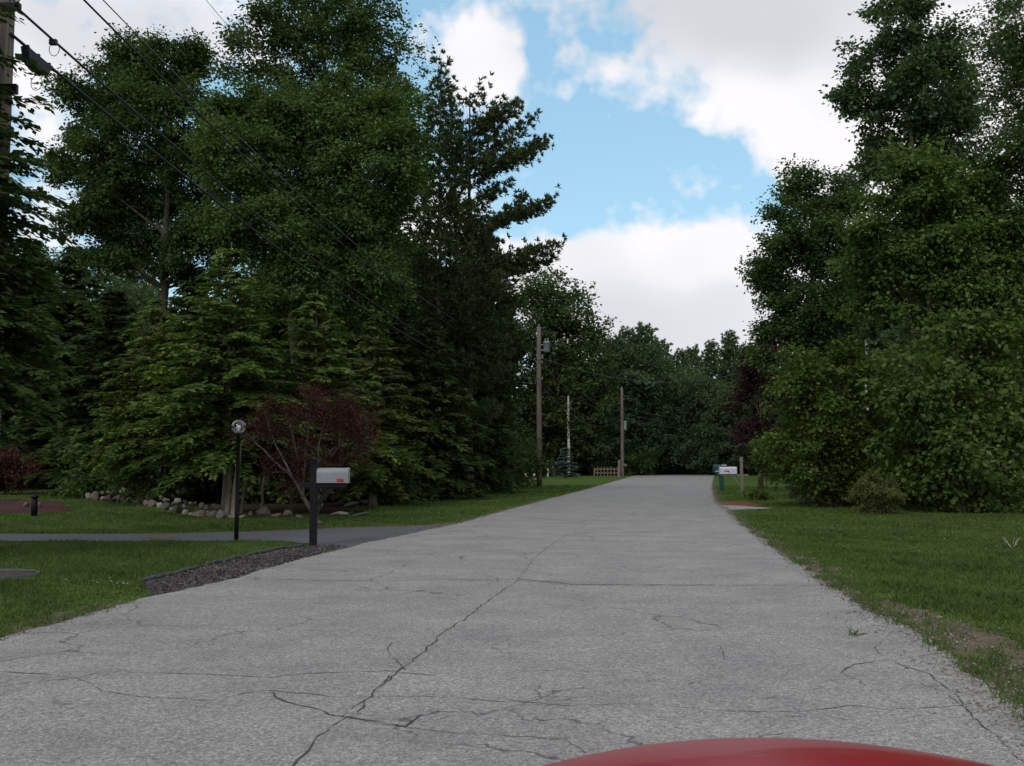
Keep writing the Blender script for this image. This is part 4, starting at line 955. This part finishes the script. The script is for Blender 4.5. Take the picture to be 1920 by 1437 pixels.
def gravel():
    rng = np.random.default_rng(61); Vs = []
    o6 = np.array([(1, 0, 0), (-.9, .2, 0), (.1, .8, 0), (0, -1, .1), (.1, 0, .7), (0, .1, -.6)]); f8 = np.array([(0, 2, 4), (2, 1, 4), (1, 3, 4), (3, 0, 4), (2, 0, 5), (1, 2, 5), (3, 1, 5), (0, 3, 5)])
    n = 26000; y = np.exp(rng.uniform(np.log(3.6), np.log(40), n)); side = rng.random(n) < .72
    e = np.where(side, np.interp(y, RE[:, 0], RE[:, 1]), np.interp(y, LE[:, 0], LE[:, 1])); sg = np.where(side, 1, -1)
    w = np.where(side & (y < 9), .38, .18); off = np.abs(rng.normal(0, 1, n))*w*.7; off = np.where(rng.random(n) < .35, -off*.55, off)
    x = e+sg*off; patch = np.sin(y*2.3+side)*.5+np.sin(y*5.9)*.3; ok = rng.random(n) < .55+.45*patch; ok &= side | (y < 9.7) | (y > 20)
    x, y = x[ok], y[ok]; m = len(x); r = rng.uniform(.0025, .009, m)*rng.choice([1, 1, 1, 1.9], m)
    a = rng.uniform(0, 6.28, m); c, q = np.cos(a), np.sin(a)
    V = o6[None]*r[:, None, None]; V = np.stack([V[..., 0]*c[:, None]-V[..., 1]*q[:, None], V[..., 0]*q[:, None]+V[..., 1]*c[:, None], V[..., 2]], -1)
    V += np.stack([x, y, np.full(m, .014)], 1)[:, None]; Fc = (np.arange(m)[:, None, None]*6+f8[None]).reshape(-1, 3)
    tag(link('gravel', np_mesh('gravel', V.reshape(-1, 3), Fc), leaf_mat('gravel_crumbs', (.08, .07, .06), (.2, .18, .155), (.38, .35, .31), 0.0)), 'loose gravel and asphalt crumbs along the ragged road edges', 'gravel', kind='stuff')
gravel()
def clumps():
    rng = np.random.default_rng(62); P = []; D = []; N_ = []; L = []
    for side in (1, -1):
        for _ in range(420 if side > 0 else 170):
            y = float(np.exp(rng.uniform(np.log(4.2), np.log(26)))) if side > 0 else float(rng.uniform(4.5, 9.3)); e = xr(y) if side > 0 else xl(y)
            x = e+side*abs(rng.normal(0, .22)) - side*.03; k = rng.integers(6, 26); sp = rng.uniform(.015, .06)
            P.append(np.stack([rng.normal(x, sp, k), rng.normal(y, sp*1.4, k), np.full(k, .008)], 1)); D.append(rng.normal(0, .5, (k, 3))+np.array([0, 0, .9])); N_.append(rng.normal(0, 1, (k, 3))); L.append(rng.uniform(.02, .075, k))
    P = np.vstack(P); D = np.vstack(D); D[:, 2] = np.abs(D[:, 2]); L = np.concatenate(L); V, Fc = leaves(P, D, np.vstack(N_), L, .006+L*.06)
    tag(link('verge_grass', np_mesh('verge_grass', V, Fc), M['blade']), 'straggling grass tufts creeping over the dirt at the road edges', 'grass', kind='stuff')
clumps()

# ================================================================== rail fence and small sign
def fence():
    L = gnd(1114, 893.5); R_ = gnd(1160, 893.5); k = L.y/F; root = empty('rail_fence', tuple(L), 0, 'weathered wooden rail fence section beside the farthest pole', 'fence')
    Wd = (1158-1114)*k; H = 18*k
    for i in range(8):
        x = Wd*i/7; b = MB(); b.box((x, 0, H/2*(1.0 if i % 2 else .93)), (.09, .07, H*(1.0 if i % 2 else .93)), bevel=.01); b.build('picket', M['postwood'], root)
    for z in (.35, .74): MB().box((Wd/2, -.06, H*z), (Wd*1.02, .05, .10)).build('rail', M['postwood'], root)
    MB().box((Wd*.06, -.05, H*.62), (.08, .05, .5), Matrix.Rotation(.8, 3, 'Y')).build('brace', M['postwood'], root)
    g = gnd(1161, 897); o = MB().box((0, 0, 17*g.y/F), (.2, .2, 34*g.y/F), bevel=.02).build('gate_post', M['postwood']); o.location = g
    tag(o, 'stout grey gate post at the right end of the rail fence', 'post')
    g = at(1168, 870, 100); g.z = 0; r = empty('newspaper_box', tuple(g), 0, 'small dark box on a short post in front of the farthest pole', 'newspaper box')
    MB().box((0, 0, .5), (.12, .12, 1.0)).build('post', M['polewood'], r); MB().box((.1, 0, 1.14), (.55, .35, .24), bevel=.02).build('box', M['polewood'], r)
fence()

# ================================================================== grass blades (uncountable)
def inside_any(px, py, polys):
    res = np.zeros(len(px), bool)
    for poly in polys:
        n = len(poly); c = np.zeros(len(px), bool); j = n-1
        for i in range(n):
            xi, yi = poly[i]; xj, yj = poly[j]
            c ^= ((yi > py) != (yj > py)) & (px < (xj-xi)*(py-yi)/((yj-yi) + 1e-12)+xi); j = i
        res |= c
    return res
def wpoly(pxs): return [(gnd(*p).x, gnd(*p).y) for p in pxs]
NOGRASS = [wpoly([(-260, 1001.5), (0, 1002), (300, 1002), (480, 997.5), (650, 990), (760, 987), (870, 981), (900, 990), (760, 1010), (700, 1024), (640, 1036), (628, 1030), (585, 1023), (540, 1016.5), (420, 1015.5), (0, 1016), (-260, 1016.5)]),
           wpoly([(266, 1092), (300, 1087), (390, 1063), (470, 1044), (530, 1031.5), (570, 1026), (640, 1022), (662, 1024), (640, 1040), (560, 1062), (440, 1095), (300, 1130), (282, 1108)]),
           wpoly([(-120, 936), (40, 936), (110, 940), (125, 952), (136, 959), (110, 962), (40, 963), (-120, 960)]),
           wpoly([(-128, 1080), (-30, 1069), (50, 1073), (68, 1080), (50, 1087), (-30, 1091)]),
           wpoly([(1338, 943), (1360, 941), (1400, 942), (1430, 949), (1450, 953), (1440, 955.5), (1345, 958)])]
def grass():
    rng = np.random.default_rng(31); Ps = []
    for n, y0, y1 in ((290000, 3.2, 12), (270000, 12, 26), (150000, 26, 62)):
        y = np.exp(rng.uniform(np.log(y0), np.log(y1), n)); x = rng.uniform(-.74, .6, n)*y
        X_l = np.interp(y, LE[:, 0], LE[:, 1]); X_r = np.interp(y, RE[:, 0], RE[:, 1])
        w = .5+.5*np.sin(y*.9+1)
        off_r = np.where((y > 4) & (y < 13), .22+.22*w, .04+.04*w)+rng.exponential(.16, n)+.10*np.sin(y*5.1)
        off_l = np.where(y < 9.5, .22, .06)+rng.exponential(.07, n)+.07*np.sin(y*4.3)
        ok = (x > X_r+off_r) | (x < X_l-off_l)
        ok &= ~inside_any(x, y, NOGRASS)
        p = 960+x/y*F
        far = np.interp(p, [0, 150, 420, 640, 700, 800, 1000, 1380, 1470, 1500, 1920], [62, 45, 27, 26, 36, 44, 62, 62, 55, 34, 29]); ok &= y < far
        Ps.append(np.stack([x[ok], y[ok]], 1))
    P = np.vstack(Ps); n = len(P); y = P[:, 1]
    dist = np.minimum(np.abs(P[:, 0]-np.interp(y, RE[:, 0], RE[:, 1])), np.abs(P[:, 0]-np.interp(y, LE[:, 0], LE[:, 1])))
    tall = .75+.35*np.sin(P[:, 0]*1.3)*np.sin(P[:, 1]*1.1)+.25*np.sin(P[:, 0]*4.1+P[:, 1]*3.3)
    h = rng.uniform(.025, .066, n)*np.clip(tall, .4, 1.3)*np.clip(.5+dist*.8, .5, 1.0); w = .0045+.00065*y
    a = rng.uniform(0, 2*pi, n); s = np.stack([np.cos(a), np.sin(a), np.zeros(n)], 1); ln = rng.normal(0, .5, (n, 2))*h[:, None]
    B = np.stack([P[:, 0], P[:, 1], np.zeros(n)], 1)
    Mid = B+np.stack([ln[:, 0]*.35, ln[:, 1]*.35, h*.6], 1); T = B+np.stack([ln[:, 0], ln[:, 1], h], 1)
    V = np.stack([B-s*w[:, None]*.5, B+s*w[:, None]*.5, Mid+s*w[:, None]*.35, T, Mid-s*w[:, None]*.35], 1).reshape(-1, 3)
    Fc = np.arange(5*n).reshape(n, 5)
    tag(link('grass', np_mesh('grass', V, Fc), M['blade']), 'short mown grass blades covering the lawns on both sides', 'grass', kind='stuff')
grass()
def clover():
    rng = np.random.default_rng(6); b = MB(); P = []
    for cx, cy, sx, sy, n in ((200, 1098, 30, 4, 9), (1810, 1005, 100, 18, 26), (1620, 990, 120, 8, 12)):
        for _ in range(n): P.append(gnd(rng.normal(cx, sx), rng.normal(cy, sy)))
    V = []; Fc = []
    o8 = [(1, 0, 0), (-1, 0, 0), (0, 1, 0), (0, -1, 0), (0, 0, 1), (0, 0, -1)]; f8 = [(0, 2, 4), (2, 1, 4), (1, 3, 4), (3, 0, 4), (2, 0, 5), (1, 2, 5), (3, 1, 5), (0, 3, 5)]
    for p in P:
        if xl(p.y) < p.x < xr(p.y)+.2: continue
        k = len(V); r = .007; V += [(p.x+x*r, p.y+y*r, .058+z*r) for x, y, z in o8]; Fc += [tuple(i+k for i in f) for f in f8]
    tag(link('clover_flowers', np_mesh('clover_flowers', V, Fc), simple('clover_white', (.55, .56, .5), .9)), 'tiny white clover flowers scattered in the lawns', 'flowers', kind='stuff')
clover()
def chips():
    rng = np.random.default_rng(16); n = 8000; V = []; Fc = []
    poly = [wpoly([(262, 1092), (300, 1088), (390, 1064), (470, 1045), (530, 1033), (570, 1027), (640, 1024), (655, 1026), (640, 1033), (560, 1052), (440, 1086), (290, 1119), (276, 1108)])]
    a, b = gnd(250, 1130), gnd(670, 1022)
    X = rng.uniform(a.x-.5, b.x+.5, n*3); Yy = rng.uniform(a.y-.8, b.y+.5, n*3); ok = inside_any(X, Yy, poly); X, Yy = X[ok], Yy[ok]
    m = len(X); P = np.stack([X, Yy, rng.uniform(.008, .03, m)], 1); Nn = norm(rng.normal(0, .5, (m, 3))+np.array([0, 0, 1.])); D = norm(rng.normal(0, 1, (m, 3))*np.array([1, 1, .3])); L = rng.uniform(.014, .04, m)
    V, Fc = leaves(P, D, Nn, L, L*.6)
    tag(link('mulch_chips', np_mesh('mulch_chips', V, Fc), leaf_mat('bark_chips', (.025, .022, .022), (.085, .075, .075), (.21, .195, .19), 0.0)), 'loose grey brown bark chips along the left road edge', 'mulch', kind='stuff')
chips()

# ================================================================== the red car under the camera
def car():
    CX = .435
    root = empty('car', (CX, 0, 0), 0, 'red car whose curved bonnet shows at the bottom of the picture', 'car')
    def prof(y): return .783 - .2588*(y-1.9) - .14*(y-1.9)**2
    def hz(x, y):
        z = prof(y) - x*x/(2*1.42)
        ax = abs(x)
        if ax > .62: z -= (ax-.62)**2*1.6
        return z
    ys = np.linspace(1.02, 2.42, 29); xs_ = np.linspace(-.66, .66, 41)
    V = [(x, y, hz(x, y)) for y in ys for x in xs_]; nx_ = len(xs_)
    Fc = [(j*nx_+i, j*nx_+i+1, (j+1)*nx_+i+1, (j+1)*nx_+i) for j in range(len(ys)-1) for i in range(nx_-1)]
    h = link('bonnet', np_mesh('bonnet', V, Fc), M['paint'], root, True)
    so = h.modifiers.new('t', 'SOLIDIFY'); so.thickness = .02; so.offset = -1
    # body sides, nose and tail as one shell with an open cabin
    prof_y = np.linspace(-2.15, 2.62, 54); rows = []
    for y in prof_y:
        hw = .86*(1-max(0, (y-1.9)/1.2)**2*.8)*(1-max(0, (-y-1.6)/1.2)**2*.5)
        top = hz(.66, min(max(y, 1.02), 2.42))-.004 if y > 1.02 else .80
        if y > 2.42: top -= (y-2.42)*1.2
        if y < -1.7: top -= (-1.7-y)*.25
        pts = [(.665, top), (.74, top-.025), (.81, top-.09), (hw, top-.22), (hw+.005, .48), (hw-.02, .30), (hw-.08, .20)]
        pts = [(min(a, hw+.005), b) for a, b in pts]; rows.append(pts)
    for s, nm in ((-1, 'fender'), (1, 'fender')):
        V = [(s*a, y, b) for y, r in zip(prof_y, rows) for a, b in r]; k = 7
        Fc = []
        for j in range(len(prof_y)-1):
            for i in range(k-1):
                yc = (prof_y[j]+prof_y[j+1])/2; zc = (rows[j][i][1]+rows[j][i+1][1])/2
                if i >= 3 and min((yc-1.75)**2, (yc+1.45)**2)+(zc-.33)**2 < .36**2: continue
                Fc.append((j*k+i, j*k+i+1, (j+1)*k+i+1, (j+1)*k+i))
        o = link(nm, np_mesh(nm, V, Fc), M['paint'], root, True); m_ = o.modifiers.new('t', 'SOLIDIFY'); m_.thickness = .01
    MB().box((0, 2.56, .36), (1.36, .16, .26), bevel=.06).build('bumper', M['paint'], root)
    MB().box((0, 2.63, .36), (.8, .05, .10), bevel=.01).build('grille', M['plastic_black'], root)
    for s in (-1, 1):
        MB().box((s*.58, 2.52, .44), (.26, .14, .10), bevel=.03).build('headlight', M['chrome'], root)
        for y in (1.75, -1.45):
            T = Matrix.Translation((s*.76, y, .32)) @ Matrix.Rotation(pi/2, 4, 'Y')
            MB().lathe([(.2, -.1), (.29, -.1), (.315, -.08), (.32, 0), (.315, .08), (.29, .1), (.2, .1)], 32).build('wheel', M['rubber'], root, True, T)
            MB().lathe([(.03, -.09), (.19, -.085), (.205, -.1), (.205, .1), (.19, .085), (.03, .07)], 24).build('rim', M['chrome'], root, True, T)
    MB().box((0, 1.0, .70), (1.30, .10, .25), bevel=.02).build('cowl', M['plastic_black'], root)
    MB().box((0, -.4, .28), (1.45, 2.75, .10)).build('floor_pan', M['cabin'], root)
    MB().box((0, -1.75, .72), (1.34, .70, .12), bevel=.04).build('boot_lid', M['paint'], root)
    for s in (-.38, .38):
        MB().box((s, -.30, .42), (.48, .5, .16), bevel=.05).box((s, -.62, .70), (.46, .14, .55), Matrix.Rotation(-.2, 3, 'X'), bevel=.05).build('seat', M['cabin'], root)
car()

# ================================================================== sky, clouds, sun
SUN_EL = radians(38); SUN_ROT = radians(205)
def world():
    w = bpy.data.worlds.new('World'); scene.world = w; w.use_nodes = True; t = NT(w.node_tree); t.n.clear()
    out = t.N('ShaderNodeOutputWorld'); bg = t.N('ShaderNodeBackground'); t.l.new(bg.outputs[0], out.inputs[0])
    ST = .10; bg.inputs['Strength'].default_value = ST
    sky = t.N('ShaderNodeTexSky', sky_type='NISHITA', sun_disc=False, sun_elevation=SUN_EL, sun_rotation=SUN_ROT, air_density=1.0, dust_density=.6, ozone_density=1.5)
    sc = t.mix(1.0, sky.outputs[0], (2.2, 2.15, 1.8), 'MULTIPLY'); sc = t.mix(.62, sc, (.33/ST, .62/ST, .86/ST))
    # direction -> azimuth, elevation
    tc = t.N('ShaderNodeTexCoord').outputs['Generated']; sp = t.N('ShaderNodeSeparateXYZ'); t.l.new(tc, sp.inputs[0])
    x, y, z = sp.outputs
    n1 = t.noise(tc, 7.5, 4, .62); n1b = t.noise(tc, 30, 3, .62); n2 = t.noise(tc, 5.0, 2, .55)
    wv = t.N('ShaderNodeTexNoise'); wv.inputs['Scale'].default_value = 9; wv.inputs['Detail'].default_value = 3; t.l.new(tc, wv.inputs['Vector'])
    ws = t.N('ShaderNodeSeparateColor'); t.l.new(wv.outputs['Color'], ws.inputs[0])
    az = t.math('ADD', t.math('ARCTAN2', x, y), t.math('MULTIPLY', t.math('SUBTRACT', ws.outputs[0], .5), .13))
    el = t.math('ADD', t.math('ARCSINE', z), t.math('MULTIPLY', t.math('SUBTRACT', ws.outputs[1], .5), .055))
    def ae(px, py):
        d = Vector(ray(px, py)).normalized(); return math.atan2(d.x, d.y), math.asin(d.z)
    def blob(px, py, rx, ry, amp, soft=1.0):
        a, e = ae(px, py); ka, ke = rx/F, ry/F
        u = t.math('DIVIDE', t.math('SUBTRACT', az, a), ka); v = t.math('DIVIDE', t.math('SUBTRACT', el, e), ke)
        d = t.math('ADD', t.math('MULTIPLY', u, u), t.math('MULTIPLY', v, v))
        return t.math('MULTIPLY', t.math('EXPONENT', t.math('MULTIPLY', t.math('MULTIPLY', d, d), -.7*soft)), amp)
    def total(bl):
        s = None
        for b in bl:
            o = blob(*b); s = o if s is None else t.math('ADD', s, o)
        return s
    dens = total([(1230, 565, 290, 122, 1.6), (1370, 500, 160, 80, .6), (1020, 530, 130, 70, .7), (1170, 600, 80, 40, .6), (898, 108, 68, 85, .95), (830, 60, 60, 60, .3),
                  (260, 40, 280, 95, .75), (100, 260, 60, 60, .55), (60, 110, 90, 70, .55), (480, 30, 160, 50, .2),
                  (1060, 0, 190, 32, .3), (1520, 20, 330, 105, 1.25), (1430, 180, 120, 58, .75), (1555, 262, 100, 60, 1.0), (1200, 165, 85, 55, .55), (1100, 125, 60, 30, .35), (1160, 372, 60, 22, .15), (1800, 200, 260, 260, 1.2), (740, 440, 130, 60, .8), (100, 400, 60, 60, .5), (1860, 600, 300, 150, .8)])
    # the rest of the sky, away from the view, is loosely cloudy
    away = t.math('SUBTRACT', 1.0, total([(960, 400, 1300, 900, 1.0)]), clamp=True)
    d = t.math('ADD', dens, t.math('MULTIPLY', away, t.math('MULTIPLY', n2, 1.6)))
    d = t.math('ADD', d, t.math('MULTIPLY', t.math('SUBTRACT', n1, .5), 1.9)); d = t.math('ADD', d, t.math('MULTIPLY', t.math('SUBTRACT', n1b, .5), 1.15))
    mask = t.ramp(d, [(.18, (0, 0, 0)), (.36, (.3, .3, .3)), (.72, (.92, .92, .92)), (.95, (1, 1, 1))])
    haze = t.ramp(t.math('ARCSINE', z), [(0, (.35, .35, .35)), (.22, (.0, .0, .0))])
    # shading of the clouds: grey undersides in the thick upper right bank, low bank, and left
    grey = t.math('ADD', total([(1450, 10, 330, 85, .62), (1600, 160, 120, 60, .15), (1280, 600, 190, 60, .38), (200, 60, 200, 70, .5)]), t.math('MULTIPLY', t.math('SUBTRACT', n2, .42), 1.3))
    grey = t.math('ADD', grey, t.math('MULTIPLY', away, .45))  # clouds out of view made greyer, to dim light from behind the camera
    cc = t.ramp(grey, [(.1, (1.0, .98, 1.0)), (.35, (.82, .83, .88)), (.9, (.68, .69, .73))])
    cc = t.mix(1.0, cc, (1/ST, 1/ST, 1/ST), 'MULTIPLY')
    col = t.mix(haze, sc, (.75/ST, .86/ST, .97/ST)); col = t.mix(mask, col, cc)
    low = t.ramp(z, [(.47, (.06/ST, .07/ST, .05/ST)), (.5, (1, 1, 1))])
    t.l.new(col, bg.inputs['Color'])
world()
ld = bpy.data.lights.new('sun', 'SUN'); ld.energy = 1.0; ld.angle = radians(14); ld.color = (1, .95, .86)
lo = bpy.data.objects.new('sun', ld); COL.objects.link(lo)
# nishita sun_rotation is measured clockwise from +Y
sd = Vector((sin(SUN_ROT)*cos(SUN_EL), cos(SUN_ROT)*cos(SUN_EL), sin(SUN_EL)))
lo.rotation_euler = sd.to_track_quat('Z', 'Y').to_euler(); lo.location = (0, 0, 30)
scene.view_settings.view_transform = 'Standard'; scene.view_settings.look = 'None'; scene.view_settings.exposure = 0; scene.view_settings.gamma = 1
scene.cycles.max_bounces = 6; scene.cycles.transparent_max_bounces = 8
